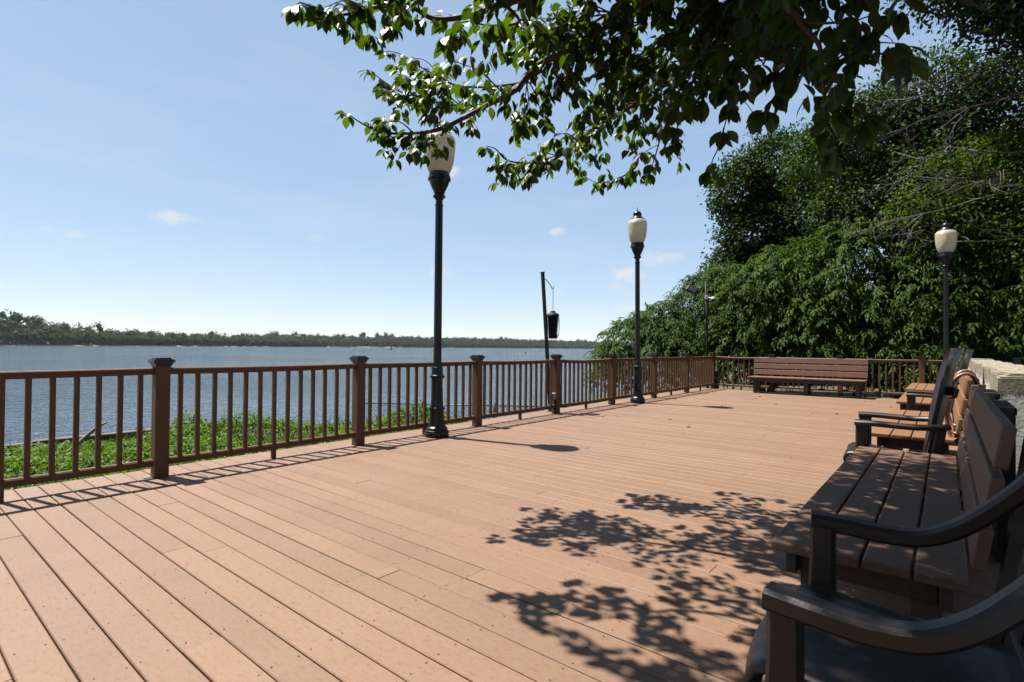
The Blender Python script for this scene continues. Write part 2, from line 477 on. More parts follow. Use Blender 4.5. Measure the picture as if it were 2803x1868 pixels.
# near bank: soil slope between deck and timber bulkhead, then land behind the far railing
def bank_edge(y):                       # x of the waterside edge
    return float(np.interp(y, [-30, 6.5, 8.6, 10.2, 11.5, 15.2, 16.5, 18, 24, 60], [-14.5, -14.6, -12.2, -8.6, -6.6, -6.6, -9.0, -11.5, -13, -16]))
def bank_z(x, y):
    e = bank_edge(y)
    t = min(max((x - e) / max(-5.2 - e, .5), 0), 1)
    return -1.02 + .35 * t + .06 * math.sin(x * 1.7 + y * .9) + .05 * math.sin(y * 2.3 - x)
bm = bmesh.new()
ys = list(np.arange(-30, 60.1, 1.0)); rows = []
for y in ys:
    e = bank_edge(y); row = [bm.verts.new((e, y, WATER_Z - .6))]
    for k in range(15):
        x = e + (30 - e) * (k / 14) ** 2.2
        row.append(bm.verts.new((x, y, bank_z(x, y))))
    rows.append(row)
for a, b_ in zip(rows, rows[1:]):
    for k in range(len(a) - 1): bm.faces.new((a[k], a[k + 1], b_[k + 1], b_[k]))
tag(put('river_bank', bm_mesh(bm, 'river_bank', True), 'soil'), 'low soil bank between the deck and the river', kind='structure')

# ------------------------------------------------------------------ deck of single boards
PITCH_Y, ROW0 = 0.1455, 0.501
deck = tag(empty('deck'), 'sunlit pinkish brown composite board deck', kind='structure')
NSEG = 12
def plank_mesh(i):
    bm = bmesh.new(); wd, th, c = .1396, .026, .0040
    sec = [(-wd / 2, -th), (wd / 2, -th), (wd / 2, -c), (wd / 2 - c, 0), (-wd / 2 + c, 0), (-wd / 2, -c)]
    ph, amp = random.random() * 6.28, random.uniform(.0004, .0014); rings = []
    for s in range(NSEG + 1):
        t = s / NSEG; o = amp * math.sin(ph + t * 9) * min(1, 4 * t, 4 * (1 - t)); dz = .0007 * math.sin(ph * 2 + t * 7)
        rings.append([bm.verts.new((t - .5, yy + o, zz + dz)) for yy, zz in sec])
    for a, b_ in zip(rings, rings[1:]):
        for k in range(6): bm.faces.new((a[k], a[(k + 1) % 6], b_[(k + 1) % 6], b_[k]))
    bm.faces.new(rings[0][::-1]); bm.faces.new(rings[-1])
    me = bm_mesh(bm, 'plank'); me.materials.append(M['deck']); return me
PLANKS = [plank_mesh(i) for i in range(6)]
DECK_L = -5.76
joint_px = [(570, 1757), (1066, 1572), (1303, 1570), (1489, 1347), (1710, 1307), (1758, 1217), (2163, 1255), (2016, 1348),
            (2089, 1402), (1858, 1474), (1959, 1551), (2093, 1192), (2131, 1175), (2186, 1188), (67, 1425), (460, 1380), (25, 1862), (594, 1327)]
joints = {}
for px, py in joint_px:
    d = at(px, py, 1.0) - Vector((0, 0, EYE)); p = d * (-EYE / d.z)
    joints.setdefault(int(math.floor((p.y - ROW0) / PITCH_Y)), []).append(p.x)
scr = bmesh.new()
for rI in range(-14, 106):
    yc = ROW0 + PITCH_Y * (rI + .5)
    xr = 1.6 if yc < 5.5 else .305
    if yc > 16.15: continue
    js = sorted(joints.get(rI, []))
    if not js: js = [random.uniform(-4.6, -.6)] if random.random() < .85 else []
    ends = [DECK_L + random.uniform(-.004, .004)] + js + [xr]
    for a, b_ in zip(ends, ends[1:]):
        put('plank', random.choice(PLANKS), None, deck, ((a + b_) / 2, yc + random.uniform(-.0008, .0008), random.uniform(-.001, .0006)),
            None, (b_ - a - .003, 1, 1))
    for jx in np.arange(-5.55, xr, .4064):
        for sy in (-.045, .045):
            x, y = jx + random.uniform(-.012, .012), yc + sy + random.uniform(-.006, .006)
            if y > 16: continue
            vsx = [scr.verts.new((x + .0042 * math.cos(q), y + .0042 * math.sin(q), .0016)) for q in np.arange(0, 6.28, 6.2832 / 6)]
            scr.faces.new(vsx)
tag(put('screw_heads', bm_mesh(scr, 'screw_heads'), 'screw', deck), kind='stuff')
bm = bmesh.new()
def add_box(bm, x0, x1, y0, y1, z0, z1):
    v = [bm.verts.new((x, y, z)) for x in (x0, x1) for y in (y0, y1) for z in (z0, z1)]
    for q in ((0, 1, 3, 2), (4, 6, 7, 5), (0, 4, 5, 1), (2, 3, 7, 6), (0, 2, 6, 4), (1, 5, 7, 3)): bm.faces.new([v[k] for k in q])
for jx in np.arange(-5.55, 1.5, .4064): add_box(bm, jx - .02, jx + .02, -1.6, 16.1, -.26, -.031)
put('joist_frame', bm_mesh(bm, 'joist_frame'), 'frame_wood', deck)
put('rim_board', box_mesh('rim_board', .03, 17.8, .22), 'deck', deck, (DECK_L + .035, 7.25, -.142))
put('rim_board', box_mesh('rim_board', 6.0, .03, .22), 'deck', deck, (-2.7, 16.13, -.142))

# ------------------------------------------------------------------ railings
POST_M = box_mesh('post', .112, .112, .985, .006, True)
FOOT_M = box_mesh('foot_block', .042, .042, .102, .003, True)
BAL_M = box_mesh('baluster', .036, .036, .755, .003, True)
bm = bmesh.new()
for s, z0, z1 in ((.126, .975, .992), (.140, .992, 1.006), (.164, 1.006, 1.026), (.150, 1.026, 1.034), (.118, 1.034, 1.048)):
    g = bmesh.ops.create_cube(bm, size=1.0, matrix=Matrix.Translation((0, 0, (z0 + z1) / 2)) @ Matrix.Diagonal((s, s, z1 - z0 + .001, 1)))
CAP_M = bm_mesh(bm, 'cap')
def rail_mesh(name, length, sag, top):
    n = 14
    path = [Vector((0, (k / n - .5) * length, -sag * (1 - (2 * k / n - 1) ** 2))) for k in range(n + 1)]
    bm = bmesh.new()
    sec = ([(-.022, -.03), (.022, -.03), (.022, -.004), (.031, .004), (.031, .022), (.024, .030), (-.024, .030), (-.031, .022), (-.031, .004), (-.022, -.004)]
           if top else [(-.022, -.03), (.022, -.03), (.022, .018), (.014, .03), (-.014, .03), (-.022, .018)])
    rings = [[bm.verts.new(p + Vector((a, 0, b_))) for a, b_ in sec] for p in path]; q = len(sec)
    for a, b_ in zip(rings, rings[1:]):
        for k in range(q): bm.faces.new((a[k], a[(k + 1) % q], b_[(k + 1) % q], b_[k]))
    bm.faces.new(rings[0][::-1]); bm.faces.new(rings[-1])
    return bm_mesh(bm, name)
def railing(name, label, posts, rz, sags, nbal, brackets=(), first_post=True):
    """posts: distances along the local y axis"""
    root, rot = empty(name, posts[0][1], rz), None
    tag(root, label, 'railing')
    d = [p[0] for p in posts]
    for k, s in enumerate(d):
        if k == 0 and not first_post: continue
        po = put('post', POST_M, 'rail', root, (random.uniform(-.003, .003), s, 0), (0, random.uniform(-.004, .004), random.uniform(-.02, .02)))
        put('cap', CAP_M, 'cap', po)
        if k in brackets:
            put('bracket', box_mesh('bracket', .05, .06, .004), 'zinc', po, (-.03, -.088, .004))
    for k, (a, b_) in enumerate(zip(d, d[1:])):
        ln = b_ - a - .114; mid = (a + b_) / 2; sg = sags[k]
        put('top_rail', rail_mesh('top_rail', ln, sg, True), 'rail', root, (0, mid, .930))
        put('bottom_rail', rail_mesh('bottom_rail', ln, sg * .5, False), 'rail', root, (0, mid, .130))
        nb = nbal[k]; step = ln / (nb + .35)
        for q in range(nb):
            off = (q - (nb - 1) / 2) * step; t = 2 * off / ln
            dz = -sg * .75 * (1 - t * t)
            put('baluster', BAL_M, 'rail', root, (random.uniform(-.0015, .0015), mid + off, .153 + dz), (random.uniform(-.004, .004), 0, random.uniform(-.03, .03)))
        put('foot_block', FOOT_M, 'rail', root, (0, mid, 0))
    return root
FX, FY0, FSP = -5.376, 1.689, 2.0488
posts = [((k + 1) * FSP, (FX, FY0 - FSP, 0)) for k in range(-1, 8)]
railing('railing', 'long reddish brown deck railing running along the river side', posts, 0.0,
        [.004, .006, .004, .012, .026, .010, .008, .006], [13] * 8, brackets=(1, 3))
BYC = FY0 + 7 * FSP
bx = [FX, -3.755, -2.125, -.45, 1.2]
posts = [(x - bx[0], (FX, BYC, 0)) for x in bx]
railing('railing', 'short brown deck railing across the far end behind the long bench', posts, -math.pi / 2, [.022, .008, .008, .006], [10, 11, 11, 11], first_post=False)

# ------------------------------------------------------------------ concrete wall at the right
wall = tag(empty('concrete_wall', (.31, 5.6, 0)), 'low white painted concrete wall with bare stained top behind the chairs', 'wall')
def rough_block(name, x0, x1, y0, y1, z0, z1, nx, ny, nz_, amp):
    bm = bmesh.new()
    bmesh.ops.create_cube(bm, size=1.0)
    bmesh.ops.translate(bm, vec=(.5, .5, .5), verts=bm.verts)
    bmesh.ops.scale(bm, vec=(x1 - x0, y1 - y0, z1 - z0), verts=bm.verts)
    bmesh.ops.translate(bm, vec=(x0, y0, z0), verts=bm.verts)
    bmesh.ops.bevel(bm, geom=bm.edges[:], offset=.012, segments=2, affect='EDGES')
    for ax, n, a, b_ in ((0, nx, x0, x1), (1, ny, y0, y1), (2, nz_, z0, z1)):
        for k in range(1, n):
            co = [0, 0, 0]; co[ax] = a + (b_ - a) * k / n; no = [0, 0, 0]; no[ax] = 1
            bmesh.ops.bisect_plane(bm, geom=bm.verts[:] + bm.edges[:] + bm.faces[:], plane_co=co, plane_no=no)
    for v in bm.verts:
        p = v.co
        v.co = p + Vector((amp * math.sin(p.y * 5.1 + p.z * 7), amp * .5 * math.sin(p.x * 11 + p.z * 6), amp * (math.sin(p.y * 3.3 + p.x * 4) + .6 * math.sin(p.y * 9.7))))
    return bm_mesh(bm, name)
put('wall_body', rough_block('wall_body', .055, .46, .06, 10.0, -.03, .995, 3, 40, 5, .007), 'wall', wall)
put('end_pier', rough_block('end_pier', 0.0, 1.4, 0.0, .42, -.03, .975, 6, 3, 5, .006), 'wall', wall)
put('wall_step', rough_block('wall_step', .02, .43, .44, 1.5, -.03, .985, 3, 6, 5, .006), 'wall', wall)
put('far_pier', rough_block('far_pier', -.05, .47, 9.55, 10.05, -.03, 1.01, 3, 3, 5, .006), 'wall', wall)

# ================================================================== OBJECTS
# ------------------------------------------------------------------ street lamps
def lamp_proto():
    root = empty('street_lamp')
    put('base', lathe_mesh('base', [(.155, 0), (.158, .02), (.158, .065), (.150, .082), (.138, .088), (.140, .108), (.132, .122), (.112, .135), (.102, .17), (.094, .24),
        (.088, .325), (.090, .345), (.102, .352), (.106, .366), (.100, .378), (.086, .384)], 32), 'black_metal', root)
    sh = put('shaft', lathe_mesh('shaft', [(.084, .384), (.080, .41), (.076, .50), (.068, .70), (.070, .735), (.080, .76)], 32, flute=(1, 4)), 'black_metal', root)
    put('ring', lathe_mesh('ring', [(.080, .76), (.092, .768), (.095, .782), (.090, .794), (.076, .802), (.072, .83), (.066, .90), (.058, .905)], 32), 'black_metal', sh)
    put('pole', lathe_mesh('pole', [(.053, .904), (.049, 3.00), (.055, 3.004), (.055, 3.022), (.046, 3.026), (.045, 3.08)], 20), 'black_metal', root)
    put('cup', lathe_mesh('cup', [(.046, 3.08), (.060, 3.105), (.082, 3.120), (.082, 3.132), (.064, 3.155), (.075, 3.19), (.105, 3.25), (.128, 3.31), (.130, 3.335), (.148, 3.342), (.150, 3.362),
        (.136, 3.372), (.140, 3.385), (.136, 3.398), (.130, 3.435), (.118, 3.437)], 32, flute=(4, 8)), 'black_metal', root)
    gp = [(.122, 3.438), (.142, 3.458), (.160, 3.50), (.178, 3.56), (.190, 3.63), (.198, 3.71), (.202, 3.79), (.2035, 3.825), (.199, 3.83), (.2035, 3.835), (.202, 3.86), (.190, 3.895), (.168, 3.922), (.145, 3.936)]
    put('globe', lathe_mesh('globe', gp, 40), 'globe', root)
    cp = put('lid', lathe_mesh('lid', [(.150, 3.934), (.152, 3.944), (.146, 3.956), (.118, 3.966), (.098, 3.985), (.088, 4.01), (.086, 4.045), (.090, 4.052), (.090, 4.07), (.080, 4.088),
        (.058, 4.108), (.030, 4.122), (.012, 4.126)], 28), 'black_metal', root)
    put('finial', lathe_mesh('finial', [(.012, 4.126), (.010, 4.145), (.013, 4.155), (.006, 4.165), (.002, 4.215)], 12), 'black_metal', cp)
    return root
def copy_tree(o, parent=None):
    c = o.copy(); COL.objects.link(c); c.parent = parent
    for ch in list(o.children): copy_tree(ch, c)
    return c
lamp0 = lamp_proto()
for i, (x, y, lab) in enumerate([
        (-5.135, 4.76, 'tall black lamp post nearest the camera, its globe partly hidden by leaves'),
        (-5.135, 10.58, 'black lamp post standing by the river railing with globe clear against the sky'),
        (-.005, 15.74, 'black lamp post at the far end in front of the shrubs beside the chairs')]):
    o = lamp0 if i == 0 else copy_tree(lamp0)
    o.location = (x, y, 0.0); o.rotation_euler = (0, (0, -.012, 0)[i], i * 1.3)
    tag(o, lab, 'lamp post', 'black lamp posts around the deck')

# ------------------------------------------------------------------ benches of composite boards
def bench(label, loc, rz, L, mat_seat, mat_back, lean=.075, legs=3):
    root = tag(empty('bench', loc, rz), label, 'bench', 'board benches around the deck')
    SZ, wd, th = .44, .1385, .036
    for k in range(4):
        put('seat_board', box_mesh('seat_board', L + random.uniform(-.006, .006), wd, th, .007, False, 2), mat_seat, root, (0, -.585 + (k + .5) * (wd + .0075), SZ - th / 2 + random.uniform(-.001, .001)))
    put('front_skirt', box_mesh('front_skirt', L - .10, .036, .088, .003), 'frame_wood', root, (0, -.522, SZ - th - .046))
    put('rear_skirt', box_mesh('rear_skirt', L - .10, .036, .088, .003), 'frame_wood', root, (0, -.06, SZ - th - .046))
    for k in range(legs):
        x = (k / (legs - 1) - .5) * (L - .22)
        put('cross_bearer', box_mesh('cross_bearer', .036, .42, .088, .003), 'frame_wood', root, (x, -.291, SZ - th - .046))
        put('leg', prism_mesh('leg', [(-.055, SZ - th - .004), (.055, SZ - th - .004), (.043, 0), (-.043, 0)], 'y', -.045, .045, .004), 'frame_wood', root, (x + (.05 if k == 0 else -.05 if k == legs - 1 else .05), -.455, 0))
        put('leg', box_mesh('leg', .088, .088, .36, .004, True), 'frame_wood', root, (x + (.05 if k == 0 else -.05 if k == legs - 1 else .05), -.115, 0))
        up = put('back_post', prism_mesh('back_post', [(.020, .10), (.075, .10), (.075 + .11, .90), (.105 + .02, .90)], 'x', -.04, .04, .003), 'frame_wood', root, (x, .008, 0))
    for k in range(3):
        z = .478 + .071 + k * .163
        y = .010 + (z - .44) * math.tan(.16)
        put('back_board', box_mesh('back_board', L + random.uniform(-.006, .006), 0.036, .137, .007, False, 2), mat_back, root, (0, y, z), (-.16, 0, 0))
    return root
BX = .06
bench('dark shaded bench dappled with leaf shadow between the two nearest chairs', (BX, 3.53, 0), -math.pi / 2, 2.62, 'bench_pink_shade', 'bench_pink_shade')
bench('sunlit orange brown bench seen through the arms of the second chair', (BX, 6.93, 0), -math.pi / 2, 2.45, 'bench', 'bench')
bench('sunlit tan bench just past the third chair', (.02, 10.75, 0), -math.pi / 2, 2.5, 'bench', 'bench')
bench('farthest right side bench ending near the back railing', (-.03, 13.95, 0), -math.pi / 2, 2.45, 'bench', 'bench')
bench('long brown bench with three back boards against the far railing', (-2.83, 15.775, 0), 0.0, 2.66, 'bench_brown', 'bench_brown')

# ------------------------------------------------------------------ brown resin armchairs (face local -y)
def chair_proto():
    root = empty('armchair')
    # seat: moulded shell with a rolled front lip
    prof = [(-.045, .27), (-.062, .315), (-.062, .355), (-.045, .388), (-.01, .405), (.06, .408), (.20, .392), (.34, .378), (.46, .376), (.50, .392)]
    bm = bmesh.new(); nx = 12; top = []; bot = []
    for (d, z) in prof:
        rt, rb = [], []
        for i in range(nx + 1):
            t = i / nx * 2 - 1; wd = .285 - .02 * max(0, d) / .5
            dip = -.012 * (1 - t * t) if d > 0 else 0; fwd = -.03 * (1 - t * t) if d < .1 else 0
            rt.append(bm.verts.new((t * wd, d + fwd, z + dip))); rb.append(bm.verts.new((t * wd, d + fwd + .010, z + dip - .012)))
        top.append(rt); bot.append(rb)
    for a, b_ in zip(top, top[1:]):
        for i in range(nx): bm.faces.new((a[i], a[i + 1], b_[i + 1], b_[i]))
    for a, b_ in zip(bot, bot[1:]):
        for i in range(nx): bm.faces.new((a[i + 1], a[i], b_[i], b_[i + 1]))
    for a, b_ in ((top[0], bot[0]), (bot[-1], top[-1])):
        for i in range(nx): bm.faces.new((a[i + 1], a[i], b_[i], b_[i + 1]))
    for s in (0, nx):
        for k in range(len(prof) - 1): bm.faces.new((top[k][s], top[k + 1][s], bot[k + 1][s], bot[k][s]))
    put('seat', bm_mesh(bm, 'seat', True), 'resin', root)
    # back: two stiles, crest and five slats on a gently curved lean
    def back(z): 
        t = (z - .38) / .80
        return .485 + .10 * t + .085 * t * t
    for s in (-1, 1):
        zs = np.linspace(.36, 1.10, 14)
        path = [Vector((s * (.262 - .006 * math.sin((z - .36) * 4) - .055 * max(0, (z - .80) / .30) ** 2), back(z), z)) for z in zs]
        put('back_stile', sweep_mesh('back_stile', path, [.066] * 14, [.034] * 14, ch=.008), 'resin', root)
    bm = bmesh.new(); n = 14; A = []; B = []
    def crest_top(t): return 1.185 - .10 * abs(t) ** 2.2
    for layer, store in ((0, A), (1, B)):
        for i in range(n + 1):
            t = i / n * 2 - 1; wd = .235
            col = []
            for q in range(5):
                z = 1.03 + (crest_top(t) - 1.03) * q / 4
                col.append(bm.verts.new((t * wd, back(z) + .020 * (z - 1.03) / .15 - .016 + layer * .032 + .02 * t * t, z)))
            store.append(col)
    for S, flip in ((A, False), (B, True)):
        for i in range(n):
            for q in range(4):
                f = (S[i][q], S[i + 1][q], S[i + 1][q + 1], S[i][q + 1]); bm.faces.new(f[::-1] if flip else f)
    for i in range(n):
        bm.faces.new((A[i][4], A[i + 1][4], B[i + 1][4], B[i][4])); bm.faces.new((A[i + 1][0], A[i][0], B[i][0], B[i + 1][0]))
    for i in (0, n):
        for q in range(4): bm.faces.new((A[i][q], A[i][q + 1], B[i][q + 1], B[i][q]))
    bmesh.ops.remove_doubles(bm, verts=bm.verts, dist=1e-5)
    put('crest_rail', bm_mesh(bm, 'crest_rail', True), 'resin', root)
    for k in range(5):
        x = (k - 2) * .079; zs = np.linspace(.40, 1.06, 10)
        path = [Vector((x * (1 - .16 * (z - .4)), back(z) + .018 * (x / .16) ** 2 * -.4, z)) for z in zs]
        put('back_slat', sweep_mesh('back_slat', path, [.056] * 10, [.016] * 10, ch=.005), 'resin', root)
    put('lower_back_rail', box_mesh('lower_back_rail', .50, .03, .085, .010, False, 2), 'resin', root, (0, .482, .405), (-.14, 0, 0))
    for s in (-1, 1):
        pts = catmull([(s * .345, 0.0, .603), (s * .358, .10, .598), (s * .360, .20, .592), (s * .352, .29, .603), (s * .335, .37, .648), (s * .312, .44, .715), (s * .290, .51, .80), (s * .268, .575, .90)], 5)
        n = len(pts)
        put('armrest', sweep_mesh('armrest', pts, [.070 - .018 * (k / n) for k in range(n)], [.050 - .006 * (k / n) for k in range(n)], ch=.010), 'resin', root)
        path = [Vector((s * .338, .036, .59)), Vector((s * .336, .036, .50)), Vector((s * .330, .034, .34)), Vector((s * .325, .026, .15)), Vector((s * .322, .012, 0))]
        put('front_leg', sweep_mesh('front_leg', path, [.058, .054, .054, .052, .050], [.072, .072, .080, .066, .058], ch=.010), 'resin', root)
        path = [Vector((s * .262, .475, .46)), Vector((s * .278, .50, .34)), Vector((s * .300, .575, .15)), Vector((s * .312, .62, 0))]
        put('rear_leg', sweep_mesh('rear_leg', path, [.058, .058, .054, .050], [.050, .062, .056, .050], ch=.010), 'resin', root)
        put('side_apron', sweep_mesh('side_apron', [Vector((s * .298, .05, .365)), Vector((s * .292, .27, .350)), Vector((s * .280, .49, .355))], [.030] * 3, [.055, .060, .055], ch=.006), 'resin', root)
    return root
chair0 = chair_proto()
def lounge_proto():
    root = empty('armchair')
    prof = [(-.075, .25), (-.088, .30), (-.080, .335), (-.045, .358), (.05, .362), (.20, .335), (.36, .305), (.46, .29)]
    bm = bmesh.new(); nx = 10; top = []; bot = []
    for (d, z) in prof:
        top.append([bm.verts.new(((i / nx * 2 - 1) * .275, d, z - .006 * math.cos((i / nx * 2 - 1) * 1.5))) for i in range(nx + 1)])
        bot.append([bm.verts.new(((i / nx * 2 - 1) * .275, d + .010, z - .022)) for i in range(nx + 1)])
    for a, b_ in zip(top, top[1:]):
        for i in range(nx): bm.faces.new((a[i], a[i + 1], b_[i + 1], b_[i]))
    for a, b_ in zip(bot, bot[1:]):
        for i in range(nx): bm.faces.new((a[i + 1], a[i], b_[i], b_[i + 1]))
    for a, b_ in ((top[0], bot[0]), (bot[-1], top[-1])):
        for i in range(nx): bm.faces.new((a[i + 1], a[i], b_[i], b_[i + 1]))
    for s in (0, nx):
        for k in range(len(prof) - 1): bm.faces.new((top[k][s], top[k + 1][s], bot[k + 1][s], bot[k][s]))
    put('seat', bm_mesh(bm, 'seat', True), 'resin', root)
    def by(z): t = (z - .29) / .9; return .455 + .150 * t + .060 * t * t + .012 * math.sin(t * 5)
    def half(z): t = (z - .29) / .905; return (.235 + .025 * min(t / .6, 1)) * math.sqrt(max(1 - max(0, (t - .74) / .262) ** 2.4, .0))
    zs = list(np.linspace(.29, 1.10, 14)) + [1.135, 1.16, 1.178, 1.188, 1.193]; nx = 12
    bm = bmesh.new(); A, B = [], []
    for lay, S_ in ((0, A), (1, B)):
        for z in zs:
            S_.append([bm.verts.new(((i / nx * 2 - 1) * max(half(z), .02), by(z) + lay * .026 - .055 * (i / nx * 2 - 1) ** 2 * (.4 + .6 * min(1, (z - .29) / .4)), z)) for i in range(nx + 1)])
    for S_ in (A, B):
        for a, b_ in zip(S_, S_[1:]):
            for i in range(nx): bm.faces.new((a[i], a[i + 1], b_[i + 1], b_[i]))
    for i in range(nx):
        bm.faces.new((A[0][i], A[0][i + 1], B[0][i + 1], B[0][i])); bm.faces.new((A[-1][i], A[-1][i + 1], B[-1][i + 1], B[-1][i]))
    for k in range(len(zs) - 1):
        for i in (0, nx): bm.faces.new((A[k][i], A[k + 1][i], B[k + 1][i], B[k][i]))
    me = bm_mesh(bm, 'backrest', True)
    try: me.set_sharp_from_angle(angle=math.radians(45))
    except Exception: pass
    bp_ = put('backrest', me, 'resin', root)
    for k in range(5):                                    # raised upright slats moulded on the panel
        x = (k - 2) * .088; zt = .95 + .14 * (1 - (abs(k - 2) / 2) ** 2); zz_ = np.linspace(.36, zt, 9)
        path = [Vector((x * (1 + .10 * (z - .3)), by(z) - .055 * (x / max(half(z), .1)) ** 2 * (.4 + .6 * min(1, (z - .29) / .4)) - .001, z)) for z in zz_]
        put('back_slat', sweep_mesh('back_slat', path, [.064] * 9, [.012] * 9, ch=.004), 'resin', bp_)
    for z, y in ((.46, .522), (.86, .615)):
        put('back_brace', box_mesh('back_brace', .50, .028, .07, .008, False, 2), 'resin', root, (0, y, z), (-.22, 0, 0))
    for s in (-1, 1):
        pts = catmull([(s * .325, -.005, .602), (s * .330, .10, .604), (s * .330, .24, .600), (s * .322, .38, .596), (s * .305, .50, .604), (s * .285, .575, .612)], 4); n = len(pts)
        put('armrest', sweep_mesh('armrest', pts, [.098 - .03 * (k / n) ** 2 for k in range(n)], [.040] * n, ch=.012), 'resin', root)
        put('front_leg', sweep_mesh('front_leg', [Vector((s * .318, .045, .585)), Vector((s * .318, .045, .40)), Vector((s * .316, .042, .2)), Vector((s * .312, .036, 0))], [.050] * 4, [.092, .092, .088, .084], ch=.010), 'resin', root)
        put('rear_leg', sweep_mesh('rear_leg', [Vector((s * .288, .02, .30)), Vector((s * .288, .25, .24)), Vector((s * .288, .52, .12)), Vector((s * .288, .70, .02))], [.034] * 4, [.10, .10, .085, .045], ch=.008), 'resin', root)
        put('back_support', sweep_mesh('back_support', [Vector((s * .295, .53, .59)), Vector((s * .292, .50, .40)), Vector((s * .29, .47, .20))], [.034] * 3, [.06] * 3, ch=.008), 'resin', root)
    return root
chair1 = lounge_proto()
for i, (x, y, rz, lab) in enumerate([
        (-.335, 1.675, -math.pi / 2 + .045, 'large brown resin armchair nearest the camera, partly cut off by the picture edge'),
        (-.575, 5.290, -math.pi / 2 + .07, 'brown resin armchair with high back standing past the shaded bench'),
        (-.405, 8.860, -math.pi / 2 + .04, 'farthest brown resin armchair, its back in front of the concrete wall')]):
    o = (chair0, chair1)[i] if i < 2 else copy_tree(chair1)
    o.location = (x, y, 0.002); o.rotation_euler = (0, 0, rz)
    tag(o, lab, 'armchair', 'brown resin armchairs')

# ------------------------------------------------------------------ hose draped over the end of the second bench's back
hose = tag(empty('garden_hose', (.12, 5.80, 0)), 'coiled tan garden hose hung over the bench back by the wall', 'hose')
for k, (dy, w_, h_) in enumerate([(-.02, .075, .50), (.035, .070, .56), (.09, .066, .47)]):
    pts = []
    for t in np.linspace(-.10, 1.10, 40):
        a = math.pi * 2 * t + math.pi / 2
        cx = .01 - .07 * (1 - math.sin(a)) * .5
        z = .955 - h_ / 2 + math.sin(a) * h_ / 2 + .022 * (k == 2)
        x = cx + math.cos(a) * w_ * (1.35 + .3 * math.sin(a))
        pts.append(Vector((x, dy + .02 * math.sin(a * 2) + .012 * t, z + .03)))
    put('hose_loop', tube_mesh('hose_loop', pts, .0135, 10), 'hose', hose)

# black plastic bins between bench back and wall
for (x0, x1, y0, y1, h_, lab) in ((.212, .302, 4.0, 4.62, .862, 'tall narrow black plastic bin behind the shaded bench'), (.225, .285, 4.92, 5.45, .885, 'slim black plastic bin close to the corner of the concrete wall')):
    b_ = tag(empty('storage_bin', ((x0 + x1) / 2, (y0 + y1) / 2, 0)), lab, 'bin')
    put('bin_body', box_mesh('bin_body', x1 - x0 - .012, y1 - y0 - .012, h_ - .04, .008, True, 2), 'black_plastic', b_, (0, 0, .001))
    put('bin_lid', box_mesh('bin_lid', x1 - x0, y1 - y0, .04, .008, True, 2), 'black_plastic', b_, (0, 0, h_ - .04))

# ------------------------------------------------------------------ bug zapper on a leaning pole
ZB = Vector((-5.60, 7.99, 0)); ZT = Vector((-5.62, 7.74, 2.50))
zp = tag(empty('hanger_pole', ZB), 'leaning square black pole with hook rising behind the railing', 'pole')
dv = ZT - ZB
me = box_mesh('pole', .052, .052, dv.length, .004, True); o = put('pole', me, 'black_metal', zp); o.rotation_euler = dv.to_track_quat('Z', 'Y').to_euler()
me = box_mesh('pole_cap', .062, .062, .03, .004, True); o = put('pole_cap', me, 'black_metal', zp, dv); o.rotation_euler = dv.to_track_quat('Z', 'Y').to_euler()
put('base_plate', box_mesh('base_plate', .12, .12, .008, .002, True), 'black_metal', zp, (0, 0, .003))
hk = Vector((.06, .24, -.235))
put('hook', tube_mesh('hook', catmull([dv + Vector((.01, .02, -.11)), dv + Vector((.02, .06, -.10)), dv + Vector((.045, .17, -.19)), dv + Vector((.06, .222, -.262)), dv + Vector((.062, .246, -.268)), dv + Vector((.063, .256, -.24)), dv + Vector((.063, .250, -.215))], 6), .007, 8), 'black_metal', zp)
ztop = ZT + Vector((.062, .243, -.70))
zap = tag(empty('bug_zapper', ztop), 'black cage bug zapper hanging from a chain over the railing', 'bug zapper')
bm = bmesh.new(); nl = 13
for k in range(nl):                                   # chain links, alternately turned
    c = Vector((.002 * math.sin(k * 1.9), .003 * math.sin(k), .03 + k * .0305)); r1, r2 = .007, .0185
    ax = Vector((1, 0, 0)) if k % 2 else Vector((0, 1, 0))
    pts = [c + ax * (r1 * math.cos(q)) + Vector((0, 0, r2 * math.sin(q))) for q in np.linspace(0, 2 * math.pi, 11)]
    tube_bm(bm, pts, .0024, 5, False)
put('chain', bm_mesh(bm, 'chain', True), 'chain', zap)
put('hood', lathe_mesh('hood', [(.040, .035), (.045, .03), (.048, .008), (.070, .002), (.095, -.012), (.114, -.036), (.118, -.060), (.112, -.066)], 24), 'black_plastic', zap)
put('base_tray', lathe_mesh('base_tray', [(.081, -.385), (.082, -.38), (.078, -.465), (.072, -.470)], 24), 'black_plastic', zap)
put('lamp_core', lathe_mesh('lamp_core', [(.090, -.07), (.068, -.384)], 12), 'black_plastic', zap)
bm = bmesh.new()
for k in range(22):
    a = 2 * math.pi * k / 22
    tube_bm(bm, [Vector((.111 * math.cos(a), .111 * math.sin(a), -.064)), Vector((.080 * math.cos(a), .080 * math.sin(a), -.386))], .0028, 4)
for k in range(13):
    z = -.085 - k * .0235; r = .1095 - .0305 * (k / 12.5)
    tube_bm(bm, [Vector((r * math.cos(q), r * math.sin(q), z)) for q in np.linspace(0, 2 * math.pi, 25)], .0024, 4, False)
put('cage', bm_mesh(bm, 'cage'), 'black_plastic', zap)
put('power_cord', tube_mesh('power_cord', catmull([(.02, .095, -.05), (.03, .135, -.06), (.035, .155, -.14), (.033, .160, -.30), (.02, .13, -.42), (.0, .08, -.50), (-.02, 0, -.555), (-.03, -.08, -.53), (-.04, -.13, -.46)], 6), .0048, 6), 'black_plastic', zap)
